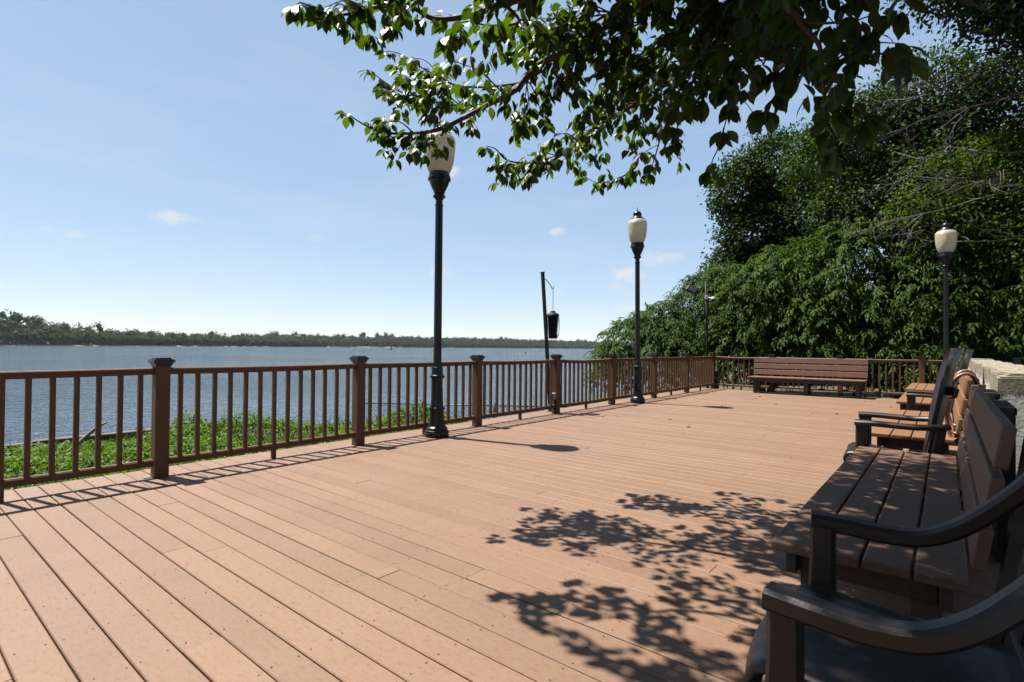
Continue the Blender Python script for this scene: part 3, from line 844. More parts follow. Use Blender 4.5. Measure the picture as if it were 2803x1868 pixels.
put('cord_plug', tube_mesh('cord_plug', [(.028, .145, -.38), (.016, .118, -.445)], [.011, .008], 8), 'black_plastic', zap)

# outlet box on the fourth railing post
P4 = Vector((FX, FY0 + 3 * FSP, 0))
ob = tag(empty('outlet_box', P4 + Vector((.012, -.0575, .31))), 'weatherproof grey outlet box fixed to a railing post', 'outlet box')
put('box_body', box_mesh('box_body', .074, .022, .118, .008, False, 2), 'grey_box', ob, (0, -.012, 0))
put('bubble_cover', box_mesh('bubble_cover', .068, .050, .108, .012, False, 3), 'grey_box', ob, (.002, -.048, .002))
put('conduit', tube_mesh('conduit', [(.012, -.008, -.055), (.012, -.008, -.306)], .010, 8), 'black_plastic', ob)
put('wire', tube_mesh('wire', [(.03, -.006, .055), (.034, -.005, .30), (.030, -.005, .66)], .004, 6), 'black_plastic', ob)

# ------------------------------------------------------------------ floodlight and camera pole behind the corner
fl = tag(empty('floodlight_pole', (-6.02, 17.25, -.8)), 'thin dark pole with floodlight and white camera above the railing corner', 'pole')
put('pole', tube_mesh('pole', [(.10, -.02, -.1), (.06, -.01, 2.0), (0, 0, 4.16)], .036, 10), 'black_plastic', fl)
put('bracket', tube_mesh('bracket', [(0, 0, 3.93), (-.14, -.05, 3.95), (-.28, -.08, 3.93)], .018, 8), 'black_metal', fl)
o = put('floodlight', box_mesh('floodlight', .34, .10, .24, .02, False, 2), 'black_metal', fl, (-.40, -.13, 3.90), (-.75, .42, .15))
put('lens', box_mesh('lens', .29, .012, .19, .004), 'grey_box', o, (0, .056, 0))
cm = put('camera_mount', box_mesh('camera_mount', .12, .11, .15, .02, False, 2), 'white_plastic', fl, (.06, -.10, 3.62), (.1, .2, .3))
cm.scale = (.8, .8, .8)
put('camera_arm', tube_mesh('camera_arm', [(.06, -.02, 0), (.22, -.03, .02)], .03, 8), 'white_plastic', cm)
put('dome_housing', lathe_mesh('dome_housing', [(.02, .075), (.075, .06), (.10, .02), (.10, -.02), (.095, -.025)], 20), 'white_plastic', cm, (.27, -.03, 0))
put('dome', lathe_mesh('dome', [(.088, -.026), (.085, -.05), (.06, -.085), (.02, -.10)], 20), 'black_plastic', cm, (.27, -.03, 0))

# ------------------------------------------------------------------ timber bulkhead, driftwood, chain link fence on the bank
bk = tag(empty('timber_bulkhead', (-14.55, 0, WATER_Z)), 'weathered timber bulkhead along the water edge of the green bank', 'bulkhead')
for k in range(8):
    y = -9 + k * 2.05
    put('beam', box_mesh('beam', .20, 2.03, .24, .015), 'timber', bk, (random.uniform(-.05, .03) + (bank_edge(y) + 14.5), y, .80 + random.uniform(-.03, .03)), (0, 0, random.uniform(-.02, .02)))
    put('pile', tube_mesh('pile', [(0, 0, -.6), (0, 0, .9)], .12, 10), 'timber', bk, (.28 + (bank_edge(y) + 14.5), y + 1.0, 0))
drift = tag(put('driftwood', tube_mesh('driftwood', catmull([(0, 0, 0), (.1, .18, .22), (.16, .42, .48), (.22, .6, .60)], 5), [.05, .048, .045, .042, .042, .04, .04, .038, .036, .034, .032, .03, .026, .022, .018, .012], 8), 'driftwood', None, (-13.2, 2.55, -1.0)),
            'bare grey stick of driftwood leaning out of the green vines', 'driftwood')
cf = tag(empty('chain_link_fence', (-12.0, 8.2, -1.15)), 'dark chain link fence half hidden by weeds at the water edge', 'fence')
c0, c1 = Vector((0, 0, 0)), Vector((5.2, 2.4, .1)); ln = (c1 - c0).length; ud = (c1 - c0) / ln; FH = .82
for k in range(4):
    p = c0 + ud * ln * k / 3
    put('post', tube_mesh('post', [p - Vector((0, 0, .4)), p + Vector((0, 0, FH + .06))], .035, 8), 'black_metal', cf)
put('top_wire', tube_mesh('top_wire', [c0 + Vector((0, 0, FH)), c1 + Vector((0, 0, FH))], .014, 6), 'black_metal', cf)
bm = bmesh.new(); step = .11
for sgn in (1, -1):
    for k in range(-8, int(ln / step) + 1):
        a0 = k * step; z0, z1 = (0, FH) if sgn > 0 else (FH, 0)
        t0, t1 = max(a0, 0), min(a0 + FH, ln)
        if t1 <= t0: continue
        f0, f1 = (t0 - a0) / FH, (t1 - a0) / FH
        tube_bm(bm, [c0 + ud * t0 + Vector((0, 0, z0 + (z1 - z0) * f0)), c0 + ud * t1 + Vector((0, 0, z0 + (z1 - z0) * f1))], .0035, 3, False)
tag(put('wire_mesh', bm_mesh(bm, 'wire_mesh'), 'chain', cf), kind='stuff')

# ------------------------------------------------------------------ things on the river and beyond
def water_at(px, depth):
    p = at(px, 934, depth); p.z = WATER_Z; return p
by = tag(empty('buoy', water_at(1071, 430)), 'red channel buoy with dark top mark floating on the river', 'buoy')
put('float', lathe_mesh('float', [(1.1, -.4), (1.25, .2), (1.2, .9), (.6, 1.1)], 16), 'buoy_red', by)
put('tower', lathe_mesh('tower', [(.6, 1.1), (.35, 2.3), (.35, 2.9)], 10), 'black_metal', by)
put('top_mark', lathe_mesh('top_mark', [(.75, 2.9), (.8, 3.3), (.7, 4.0), (.3, 4.1)], 10), 'black_metal', by)
by = tag(empty('mooring_float', water_at(1439, 260)), 'tiny dark float on the water left of the leaning pole', 'float')
put('float', lathe_mesh('float', [(.2, -.2), (.42, .1), (.35, .5), (.1, .62)], 12), 'black_plastic', by)
bt = tag(empty('motorboat', water_at(62, 440), 1.0), 'small white motorboat speeding near the far shore', 'boat')
bm = bmesh.new(); R = []
for x, wd, z in ((-2.6, .9, .75), (-1, 1.0, .75), (1, .9, .85), (2.2, .5, 1.0), (3.0, .05, 1.1)):
    R.append([bm.verts.new(v) for v in ((x, -wd, z), (x, -wd * .6, -.1), (x, wd * .6, -.1), (x, wd, z))])
for a, b_ in zip(R, R[1:]):
    for k in range(4): bm.faces.new((a[k], a[(k + 1) % 4], b_[(k + 1) % 4], b_[k]))
bm.faces.new(R[0]); bm.faces.new(R[-1][::-1])
put('hull', bm_mesh(bm, 'hull'), 'white_plastic', bt)
put('cabin', box_mesh('cabin', 1.5, 1.2, .8, .1, True), 'black_plastic', bt, (.2, 0, .8))
put('outboard', box_mesh('outboard', .4, .4, .9, .08, True), 'black_plastic', bt, (-2.75, 0, .4))
put('wake', lathe_mesh('wake', [(.1, .06), (.55, .12), (.1, .16)], 14), 'white_plastic', bt, (-8, 0, -.03), None, (9, 1.2, 1))
mast = tag(empty('radio_mast', water_at(726, 1250)), 'thin radio mast standing above the far shore wood', 'mast')
bm = bmesh.new()
for a in range(3):
    q = a * 2.094; tube_bm(bm, [Vector((.9 * math.cos(q), .9 * math.sin(q), 0)), Vector((.5 * math.cos(q), .5 * math.sin(q), 36))], .12, 4)
for k in range(18):
    z = k * 2.0; r = .9 - .4 * z / 36
    for a in range(3):
        q, q2 = a * 2.094, (a + 1) * 2.094
        tube_bm(bm, [Vector((r * math.cos(q), r * math.sin(q), z)), Vector((r * math.cos(q2), r * math.sin(q2), z + 2))], .07, 3)
put('lattice', bm_mesh(bm, 'lattice'), 'zinc', mast)

# ================================================================== VEGETATION
# ------------------------------------------------------------------ far shore: beach, land and wood
NEAR_SHORE = [(-420, 440), (-150, 480), (0, 509), (300, 600), (600, 750), (860, 912), (893, 938)]
FAR_SHORE = [(640, 1120), (800, 1090), (900, 1085), (1100, 1150), (1300, 1350), (1500, 1600), (1650, 1880), (1800, 2250), (2000, 2900)]
def shore_pts(S, n):
    P = [water_at(px, d) for px, d in S]; out = []
    for a, b_ in zip(P, P[1:]):
        for k in range(n): out.append(a.lerp(b_, k / n))
    out.append(P[-1]); return out
hillf = lambda px: float(np.interp(px, [-400, -60, 60, 150, 260, 420, 900], [24, 22, 17, 10, 4, 1, 0]))
def ppx(p): return 1401.5 + 1456.6 * p.dot(CR) / max(p.dot(CF), 1)
def shore_land(name, S, label, hill):
    pts = shore_pts(S, 8); bm = bmesh.new(); rows = []
    for p in pts:
        back = Vector((p.x, p.y, 0)).normalized(); j = 1.0 * math.sin(p.x * .05) + .8 * math.sin(p.y * .11)
        rows.append([bm.verts.new(Vector((p.x, p.y, 0)) + back * d + Vector((0, 0, z))) for d, z in ((-3 + j, WATER_Z - .5), (j, WATER_Z + .25), (2.2 + j * .6, WATER_Z + .8), (14, WATER_Z + 1.4 + .3 * hill(ppx(p))), (48, WATER_Z + 1.2 + hill(ppx(p))), (130, WATER_Z + 3 + hill(ppx(p))))])
    for a, b_ in zip(rows, rows[1:]):
        for k in range(5):
            f = bm.faces.new((a[k], a[k + 1], b_[k + 1], b_[k])); f.material_index = 0 if k < 2 else 1
    me = bm_mesh(bm, name, True); me.materials.append(M['beach']); me.materials.append(M['forest_floor'])
    tag(put(name, me, None), label, kind='structure')
shore_land('far_shore_land', NEAR_SHORE, 'low far river bank with a thin strip of sandy beach', hillf)
shore_land('far_shore_land', FAR_SHORE, 'distant river bank stretching to the horizon', lambda px: 6.0)
def far_wood(name, S, label, rows, hill):
    ico = bmesh.new(); bmesh.ops.create_icosphere(ico, subdivisions=1, radius=1.0)
    iv = np.array([v.co[:] for v in ico.verts]); ifc = np.array([[v.index for v in f.verts] for f in ico.faces]); ico.free()
    P = [water_at(px, d) for px, d in S]; VV, FF, TT = [], [], []; base = 0
    for a, b_ in zip(P, P[1:]):
        L = (b_ - a).length; dist = a.length; step = 3.6 + dist * .0024
        for r in range(rows):
            for s in np.arange(0, L, step * (.6 if r == 0 else 1)):
                p = a.lerp(b_, min(1, (s + rng.uniform(-.5, .5) * step) / L)); bk = Vector((p.x, p.y, 0)).normalized()
                dd = 4.5 + r * step * 2.2 + rng.uniform(0, step)
                q = p + bk * dd
                px = (q - Vector((0, 0, EYE))); pxx = 1401.5 + 1456.6 * px.dot(CR) / px.dot(CF)
                g = WATER_Z + 1.2 + hill(pxx) * min(1, dd / 45)
                H = rng.uniform(9, 14.5) * (0.75, .95, 1.1, 1.25)[r] * (1.3 if rng.random() < .06 else 1); W = H * rng.uniform(.30, .48)
                n0 = int(rng.integers(5, 8))
                tone0 = rng.uniform(.2, .7)
                for c in range(n0):
                    ang = rng.uniform(0, 6.28); rr = rng.uniform(0, .65) * W; zc = g + H * (c + .6) / n0 * .82
                    R_ = W * rng.uniform(.30, .50)
                    jit = 1 + rng.uniform(-.30, .30, size=(len(iv), 1))
                    v = iv * jit * np.array([R_, R_, R_ * rng.uniform(.75, 1.15)]) + np.array([q.x + rr * math.cos(ang), q.y + rr * math.sin(ang), zc])
                    VV.append(v); FF.append(ifc + base); base += len(iv)
                    TT.append(np.clip(tone0 + rng.uniform(-.25, .25, len(iv)), 0, 1))
                nq = 150; u = unit(rng.normal(size=(nq, 3))); u[:, 2] = np.abs(u[:, 2]) * rng.choice([1, 1, -1], nq)
                lobe = 1 + .25 * np.sin(u[:, 0] * 6 + s) * np.sin(u[:, 2] * 7 + r)
                cpos = np.array([q.x, q.y, g + H * .50]) + u * np.array([W * .95, W * .95, H * .50]) * (lobe * rng.uniform(.75, 1.05, nq))[:, None]
                ls = rng.uniform(.9, 2.1, nq) * (.7 + dist / 1800)
                v, f_, t_ = leaves_arrays(LEAF_S, cpos, rng.normal(size=(nq, 3)), u + rng.normal(scale=.28, size=(nq, 3)) + np.array([0, 0, .3]), ls, ls, np.clip(tone0 + rng.uniform(-.18, .22, nq), 0, 1))
                VV.append(v); FF.append(f_ + base); TT.append(t_); base += len(v)
    me = np_mesh(name, np.concatenate(VV), np.concatenate(FF), np.concatenate(TT), mat='far')
    tag(put(name, me, None), label, kind='stuff')
hillf = lambda px: float(np.interp(px, [-400, -60, 60, 150, 260, 420, 900], [24, 22, 17, 10, 4, 1, 0]))
far_wood('far_shore_wood', NEAR_SHORE, 'dark green wood lining the nearer stretch of the far shore', 4, hillf)
far_wood('far_shore_wood', FAR_SHORE, 'hazy green wood lining the distant stretch of the far shore', 4, lambda px: 9.0)

# ------------------------------------------------------------------ leafy shrubs and trees behind the far railing
def sprig_crown(lobes, n_sprigs, mat, leaf_len, leaf_w, rach, nleaf, shell=.72, droop=.75, clip_z=-.9, thin=False):
    """pinnate drooping sprays over the lobes' outer shells"""
    vol = np.array([r[0] * r[1] + r[1] * r[2] + r[0] * r[2] for c, r in lobes]); cnt = (n_sprigs * vol / vol.sum()).astype(int)
    Ps, Os = [], []
    for (c, r), n in zip(lobes, cnt):
        u = unit(rng.normal(size=(n, 3))); u[:, 2] = np.where(u[:, 2] < -.55, -u[:, 2], u[:, 2])
        clump = 1 + .10 * np.sin(u[:, 0] * 9 + c[0]) * np.sin(u[:, 1] * 8 + c[1]) + .08 * np.sin(u[:, 2] * 13 + u[:, 0] * 7)
        rad = (shell + (1 - shell) * rng.random(n) ** .6) * clump
        Ps.append(np.array(c) + u * np.array(r) * rad[:, None]); Os.append(u)
    P = np.concatenate(Ps); O = np.concatenate(Os)
    hole = np.sin(P[:, 0] * 2.1 + 1.3 * np.sin(P[:, 2] * 1.7)) * np.sin(P[:, 2] * 2.3 + P[:, 1]) 
    keep = (P[:, 2] > clip_z)
    if thin: keep &= ((hole < .45) | (rng.random(len(P)) < .35)) & ((P[:, 2] > 2.6) | (rng.random(len(P)) < .62))
    P, O = P[keep], O[keep]; n = len(P)
    out = unit(np.stack([O[:, 0], O[:, 1], .25 * O[:, 2] + .15], 1) + rng.normal(scale=.35, size=(n, 3)))
    side = unit(np.cross(out, np.array([0, 0, 1.0])) + 1e-6)
    ln = rach * rng.uniform(.6, 1.25, n); tone = np.clip(rng.normal(.5, .22, n), 0, 1)
    V, F, T = [], [], []; base = 0
    for k in range(nleaf):
        s = (k // 2 + 1) / (nleaf / 2 + .5); sg = 1 if k % 2 else -1
        pos = P + out * (ln * s)[:, None] + np.array([0, 0, -1.0]) * (ln * s * s * droop)[:, None]
        d = unit(side * sg * (.95 - .5 * s) + out * (.35 + .8 * s) + np.array([0, 0, -1.0]) * (.45 + .5 * s) + rng.normal(scale=.22, size=(n, 3)))
        nn = unit(np.array([0, 0, 1.0]) + out * .45 + rng.normal(scale=.35, size=(n, 3)))
        v, f, t = leaves_arrays(LEAF_L, pos, d, nn, leaf_len * rng.uniform(.7, 1.2, n), leaf_w * rng.uniform(.8, 1.2, n), np.clip(tone + rng.normal(0, .1, n), 0, 1))
        V.append(v); F.append(f + base); T.append(t); base += len(v)
    return np_mesh('crown', np.concatenate(V), np.concatenate(F), np.concatenate(T), mat=mat)
def leaf_crown(lobes, n, mat, leaf, shell=.55, clip_z=-.9, spread=.28, per=7):
    vol = np.array([r[0] * r[1] + r[1] * r[2] + r[0] * r[2] for c, r in lobes]); cnt = (n / per * vol / vol.sum()).astype(int)
    Ps, Os = [], []
    for (c, r), k in zip(lobes, cnt):
        u = unit(rng.normal(size=(k, 3)))
        clump = 1 + .14 * np.sin(u[:, 0] * 8 + c[0] * 3) * np.sin(u[:, 1] * 9 + c[1]) + .10 * np.sin(u[:, 2] * 12 + u[:, 0] * 6)
        rad = (shell + (1 - shell) * rng.random(k) ** .55) * clump
        Ps.append(np.array(c) + u * np.array(r) * rad[:, None]); Os.append(u)
    P = np.repeat(np.concatenate(Ps), per, 0); O = np.repeat(np.concatenate(Os), per, 0); n = len(P)
    tone = np.repeat(np.clip(rng.normal(.5, .22, n // per), 0, 1), per)
    P = P + rng.normal(scale=spread, size=(n, 3)) * np.array([1, 1, .6])
    keep = P[:, 2] > clip_z; P, O, tone = P[keep], O[keep], tone[keep]; n = len(P)
    d = unit(O * .5 + rng.normal(scale=.7, size=(n, 3)) + np.array([0, 0, -.45])); nn = unit(np.array([0, 0, .9]) + O * .5 + rng.normal(scale=.5, size=(n, 3)))
    v, f, t = leaves_arrays(LEAF_S, P, d, nn, leaf * rng.uniform(.65, 1.3, n), leaf * .62 * rng.uniform(.7, 1.2, n), np.clip(tone + rng.normal(0, .12, n), 0, 1))
    return np_mesh('crown', v, f, t, mat=mat)
def stems(name, root, base, lobes, r0, mat='bark', n=1):
    bm = bmesh.new()
    for s in range(n):
        b0 = Vector(base) + Vector((random.uniform(-.3, .3), random.uniform(-.3, .3), 0)) * (n > 1)
        tops = [Vector(c) for c, r in lobes]
        cen = sum(tops, Vector()) / len(tops)
        fork = b0.lerp(Vector((cen.x, cen.y, cen.z)), .45)
        tube_bm(bm, catmull([b0, b0.lerp(fork, .5) + Vector((random.uniform(-.1, .1), random.uniform(-.1, .1), 0)), fork], 5), list(np.linspace(r0, r0 * .65, 11)), 10)
        for t in tops:
            mid = fork.lerp(t, .5) + Vector((random.uniform(-.25, .25), random.uniform(-.25, .25), random.uniform(0, .3)))
            pts = catmull([fork, mid, t], 5); tube_bm(bm, pts, list(np.linspace(r0 * .5, r0 * .10, len(pts))), 6)
            for q in range(5):
                s0 = pts[random.randint(3, len(pts) - 1)]; e = s0 + Vector((random.uniform(-1, 1), random.uniform(-1, 1), random.uniform(-.1, .9))) * r0 * 9
                tube_bm(bm, catmull([s0, s0.lerp(e, .5) + Vector((0, 0, .1)), e], 3), list(np.linspace(r0 * .16, r0 * .03, 7)), 5)
    put(name, bm_mesh(bm, name, True), mat, root)
def Lb(x, y, z, rx, ry, rz): return ((x, y, z), (rx, ry, rz))
G0 = -.75
SH = [  # (base, lobes, sprigs, label)
    ((-8.6, 18.6, G0), [Lb(-8.9, 18.6, .9, 1.5, 1.3, 1.5), Lb(-8.2, 18.9, 1.75, 1.05, 1.1, 1.15), Lb(-9.9, 18.4, .35, .8, .9, 1.0), Lb(-7.6, 18.5, .8, 1.2, 1.1, 1.5)], 1300, 'leafy shrub at the water end of the far railing, its tips against the sky'),
    ((-6.6, 19.6, G0), [Lb(-6.8, 19.7, 2.0, 1.5, 1.3, 1.9), Lb(-6.3, 19.9, 3.2, 1.15, 1.1, 1.05), Lb(-5.6, 19.3, 1.5, 1.4, 1.2, 2.0)], 1300, 'tall leafy shrub behind the floodlight pole'),
    ((-4.4, 18.8, G0), [Lb(-4.6, 18.6, 1.7, 1.6, 1.2, 2.3), Lb(-3.9, 19.0, 3.1, 1.5, 1.2, 1.45), Lb(-5.2, 18.2, .9, 1.1, .9, 1.5), Lb(-3.2, 18.4, 1.4, 1.3, 1.0, 1.9)], 1750, 'bright leafy shrub arching over the left end of the far bench'),
    ((-2.0, 19.0, G0), [Lb(-2.2, 18.9, 2.4, 1.7, 1.3, 2.6), Lb(-1.7, 19.2, 4.1, 1.5, 1.2, 1.35), Lb(-2.6, 18.2, 1.2, 1.2, .9, 1.8), Lb(-1.1, 18.4, 1.8, 1.3, 1.0, 2.0)], 2000, 'tallest glossy leaved shrub behind the right end of the far bench'),
    ((.3, 18.8, G0), [Lb(.1, 18.8, 2.1, 1.6, 1.3, 2.5), Lb(.0, 19.1, 3.7, 1.4, 1.2, 1.35), Lb(.9, 18.3, 1.5, 1.4, 1.0, 2.1), Lb(-.4, 18.0, 1.0, 1.1, .8, 1.6)], 1750, 'dense leafy shrub behind the farthest lamp post'),
    ((2.6, 18.5, G0), [Lb(2.4, 18.5, 2.2, 1.7, 1.5, 2.6), Lb(2.2, 18.9, 3.8, 1.5, 1.3, 1.4), Lb(3.4, 18.0, 1.6, 1.5, 1.3, 2.0)], 1500, 'leafy shrub at the right hand edge behind the concrete wall')]
for base, lobes, n, lab in SH:
    r = tag(empty('leafy_shrub', base), lab, 'shrub', 'leafy shrubs behind the far railing')
    off = Vector(base); lob = [(tuple(Vector(c) - off), rr) for c, rr in lobes]
    put('crown', sprig_crown(lob, int(n * 1.1), 'sumac', .185, .052, .48, 11, clip_z=-.1, thin=base[0] > -3), None, r)
    stems('trunk', r, (0, 0, -.1), lob, .07, n=2)
TR = [  # taller trees behind
    ('dark_tree', (-6.4, 25.5, G0), [Lb(-7.2, 25.2, 8.4, 1.3, 1.4, 1.5), Lb(-5.6, 25.6, 9.3, 1.9, 1.6, 1.5), Lb(-6.6, 25.4, 6.4, 1.7, 1.5, 1.5), Lb(-4.6, 25.6, 7.2, 1.8, 1.6, 1.7), Lb(-7.4, 25.3, 4.9, 1.3, 1.3, 1.0), Lb(-5.4, 25.5, 5.0, 1.6, 1.5, 1.3)], 36000, 'darktree', .17, 'dark ragged tree with sky showing through beside the bright shrubs', .22),
    ('broad_tree', (-1.2, 20.6, G0), [Lb(-1.9, 20.2, 8.0, 1.6, 1.6, 1.4), Lb(-3.1, 20.8, 7.5, 1.3, 1.3, 1.25), Lb(-.3, 20.5, 8.7, 1.7, 1.7, 1.4), Lb(1.3, 20.5, 7.9, 1.7, 1.7, 1.6), Lb(-2.3, 20.1, 5.7, 1.35, 1.5, 1.4), Lb(-.4, 20.0, 6.2, 1.6, 1.6, 1.7), Lb(1.7, 20.2, 5.8, 1.7, 1.6, 1.7), Lb(3.3, 20.4, 7.2, 1.8, 1.7, 2.0)], 58000, 'midtree', .135, 'broad green tree rising highest behind the shrubs', .22),
    ('lime_tree', (1.2, 18.4, G0), [Lb(.15, 18.4, 5.75, 1.1, 1.0, .75), Lb(1.3, 18.3, 6.05, 1.2, 1.1, .8), Lb(.7, 18.2, 4.75, 1.3, 1.1, .75), Lb(2.1, 18.2, 5.1, 1.3, 1.1, 1.0), Lb(-.5, 18.3, 5.0, .8, .8, .55), Lb(1.9, 17.9, 3.8, 1.2, 1.0, .9)], 17000, 'limetree', .105, 'yellow green tree with pale dead twigs at the right', .21),
    ('overhanging_tree', (4.6, 17.6, G0), [Lb(1.6, 17.4, 10.2, 1.7, 1.3, 1.2), Lb(3.2, 17.6, 11.0, 2.0, 1.6, 1.8), Lb(.3, 17.3, 10.9, 1.3, 1.1, 1.0), Lb(3.4, 17.4, 8.3, 1.6, 1.3, 1.6), Lb(5.4, 17.8, 9.6, 2.0, 1.8, 2.2), Lb(2.3, 17.3, 9.2, 1.5, 1.1, .9), Lb(3.0, 17.2, 6.9, 1.2, 1.2, 1.3)], 44000, 'darktree', .15, 'dark tree leaning in from the top right corner with bare twigs', .3)]
for name, base, lobes, n, mat, leaf, lab, sp in TR:
    r = tag(empty(name, base), lab, 'tree', 'tall trees behind the far railing')
    off = Vector(base); lob = [(tuple(Vector(c) - off), rr) for c, rr in lobes]
    put('crown', leaf_crown(lob, n, mat, leaf, spread=sp), None, r)
    stems('trunk', r, (0, 0, -.2), lob, .20)
    if name in ('lime_tree', 'overhanging_tree'):
        bm = bmesh.new(); random.seed(11)
        starts = [(Vector((2.1, 17.4, 4.75)), Vector((-2.7, -.2, .8))), (Vector((2.25, 17.3, 5.8)), Vector((-2.6, -.2, .2))), (Vector((1.95, 17.4, 4.0)), Vector((-2.5, -.3, -.2))), (Vector((1.8, 17.3, 5.2)), Vector((-2.8, -.2, -.4)))] if name == 'lime_tree' else \
                 [(Vector((3.6, 17.2, 8.6)), Vector((-3.4, -.2, -.5))), (Vector((3.4, 17.0, 8.0)), Vector((-3.8, -.2, -.5))), (Vector((2.4, 17.0, 8.9)), Vector((-2.6, -.1, .5))), (Vector((3.0, 16.9, 7.4)), Vector((-3.2, -.2, -.2))), (Vector((3.2, 17.0, 9.3)), Vector((-3.2, .1, .7)))]
        def twig(p, d, r_, lev):
            n_ = 5; pts = [p]
            for k in range(n_): pts.append(pts[-1] + d / n_ + Vector((random.uniform(-1, 1), random.uniform(-1, 1), random.uniform(-1, 1))) * d.length * .045)
            tube_bm(bm, pts, list(np.linspace(r_, r_ * .35, n_ + 1)), 5 if lev < 2 else 3, False)
            if lev < 3:
                for k in range(7 if lev == 0 else 4):
                    q = pts[random.randint(1, n_)]; ax = Vector((random.uniform(-.5, .5), random.uniform(-1, 1), random.uniform(-1, 1))).normalized()
                    twig(q, (d.normalized() * .75 + ax * .75).normalized() * d.length * random.uniform(.28, .48), r_ * .45, lev + 1)
        for p, d in starts: twig(p - off, d, .028 if name == 'lime_tree' else .036, 0)
        put('dead_branch', bm_mesh(bm, 'dead_branch'), 'dead_bark' if name == 'lime_tree' else 'bark', r)
# low dark background mass so the wood behind has depth
r = tag(empty('woodland_edge', (0, 34, G0)), 'dark continuous woodland far behind the shrubs', kind='stuff')
lob = [Lb(x, 2 * math.sin(x), 2.6 + 1.6 * math.sin(x * .7 + 1), 2.6, 2.0, 3.4) for x in np.arange(-8.5, 14, 1.6)]
put('woodland_mass', leaf_crown(lob, 62000, 'darktree', .34, spread=.35), None, r)

# ------------------------------------------------------------------ vines and weeds on the river bank
n = 85000
yy = rng.uniform(-4.5, 11.2, n); ee = np.interp(yy, [-30, 6.5, 8.6, 10.2, 11.5, 15.2], [-14.5, -14.6, -12.2, -8.6, -6.6, -6.6])
xx = ee + .15 + (-5.9 - ee) * rng.random(n)
def mound(x, y):
    h = .20 + .16 * np.sin(x * 1.25 + 1.1 * np.sin(y * .8)) + .13 * np.sin(y * 2.1 + x * .6) + .08 * np.sin(x * 3.7 - y * 2.9)
    for cx, cy, a, s in ((-11.2, 4.0, .62, .42), (-10.7, 3.8, .3, .4), (-12.4, 5.6, .55, .42), (-9.3, 2.6, .2, .7), (-9.6, 7.9, .62, .42), (-9.2, 8.4, .45, .4)):
        h = h + a * np.exp(-((x - cx) ** 2 + (y - cy) ** 2) / (2 * s * s))
    return np.maximum(h * .8, .03)
gz = np.array([bank_z(float(a), float(b_)) for a, b_ in zip(xx, yy)])
hh = mound(xx, yy) * np.clip((xx - ee) / 2.6, .06, 1.0)
zz = gz + hh * (1 - .55 * rng.random(n) ** 2) + rng.normal(0, .035, n)
P = np.stack([xx, yy, zz], 1)
d = unit(np.stack([rng.normal(size=n), rng.normal(size=n), rng.normal(-.15, .45, n)], 1)); nn = unit(np.stack([rng.normal(0, .45, n), rng.normal(0, .45, n), np.ones(n)], 1))
tone = np.clip(.5 + .25 * np.sin(xx * 2.3) * np.sin(yy * 1.9) + rng.normal(0, .2, n), 0, 1)
v, f, t = leaves_arrays(LEAF_L, P, d, nn, rng.uniform(.05, .115, n), rng.uniform(.03, .062, n), tone)
nb = 2600; pick = rng.integers(0, n, nb)
Pb = np.stack([xx[pick] + rng.normal(0, .2, nb), yy[pick] + rng.normal(0, .2, nb), gz[pick] + hh[pick] * .5], 1)
db = unit(np.stack([rng.normal(0, .28, nb), rng.normal(0, .28, nb), np.ones(nb)], 1)); nb_n = unit(np.stack([rng.normal(size=nb), rng.normal(size=nb), np.full(nb, .2)], 1))
v2, f2, t2 = leaves_arrays(LEAF_L, Pb, db, nb_n, rng.uniform(.18, .42, nb) * np.clip((xx[pick] - ee[pick]) / 2.0, .25, 1), rng.uniform(.012, .03, nb), rng.random(nb))
v, f, t = np.concatenate([v, v2]), np.concatenate([f, f2 + len(v)]), np.concatenate([t, t2])
tag(put('bank_vines', np_mesh('bank_vines', v, f, t, mat='vine'), None), 'bright green vines and weeds covering the river bank', kind='stuff')

# ------------------------------------------------------------------ cherry tree reaching over the deck
random.seed(21); rng = np.random.default_rng(21)
ct = tag(empty('cherry_tree', (2.9, 1.6, -.3)), 'cherry tree whose leafy drooping branches hang over the deck from above', 'tree')
CO = Vector((2.9, 1.6, -.3))
HUB1, HUB2 = Vector((.9, 1.9, 3.75)), Vector((.3, 2.6, 3.45))
BR = []   # (points with radius, twig density)
def br(pts, r0, r1, dens=1.0, start=None):
    P_ = ([start] if start is not None else []) + [at(px, py, d_) for px, py, d_ in pts]
    C_ = catmull(P_, 6); BR.append((C_, list(np.linspace(r0, r1, len(C_))), dens))
    return C_
k = 1.0
br([(1990, -160, 2.75), (1700, 40, 3.2), (1578, 125, 3.4), (1469, 182, 3.55), (1412, 246, 3.65), (1327, 291, 3.75), (1271, 323, 3.8), (1202, 355, 3.85), (1133, 365, 3.9), (1065, 365, 3.9), (1032, 359, 3.87), (985, 335, 3.85), (950, 310, 3.83)], .030, .0035, .8, HUB1)
br([(1469, 182, 3.55), (1432, 224, 3.7), (1331, 238, 3.85), (1250, 234, 3.95), (1206, 210, 4.0), (1162, 190, 4.05), (1097, 149, 4.1), (1060, 140, 4.1)], .012, .0025)
br([(1360, 275, 3.75), (1295, 290, 3.95), (1186, 279, 4.15), (1101, 254, 4.25), (1040, 215, 4.3), (1012, 192, 4.3)], .010, .0025)
br([(1900, -260, 2.5), (1620, -60, 2.7), (1380, 10, 2.85), (1290, 42, 2.95), (1190, 52, 3.0), (1113, 14, 3.0), (1033, 20, 3.05), (992, 28, 3.08), (924, 42, 3.1), (863, 24, 3.1), (827, 8, 3.1), (810, 14, 3.1)], .022, .0025, .75, HUB1)
br([(1380, 10, 2.85), (1420, 60, 3.0), (1340, 70, 3.1), (1270, 60, 3.15), (1225, 95, 3.2)], .010, .0025)
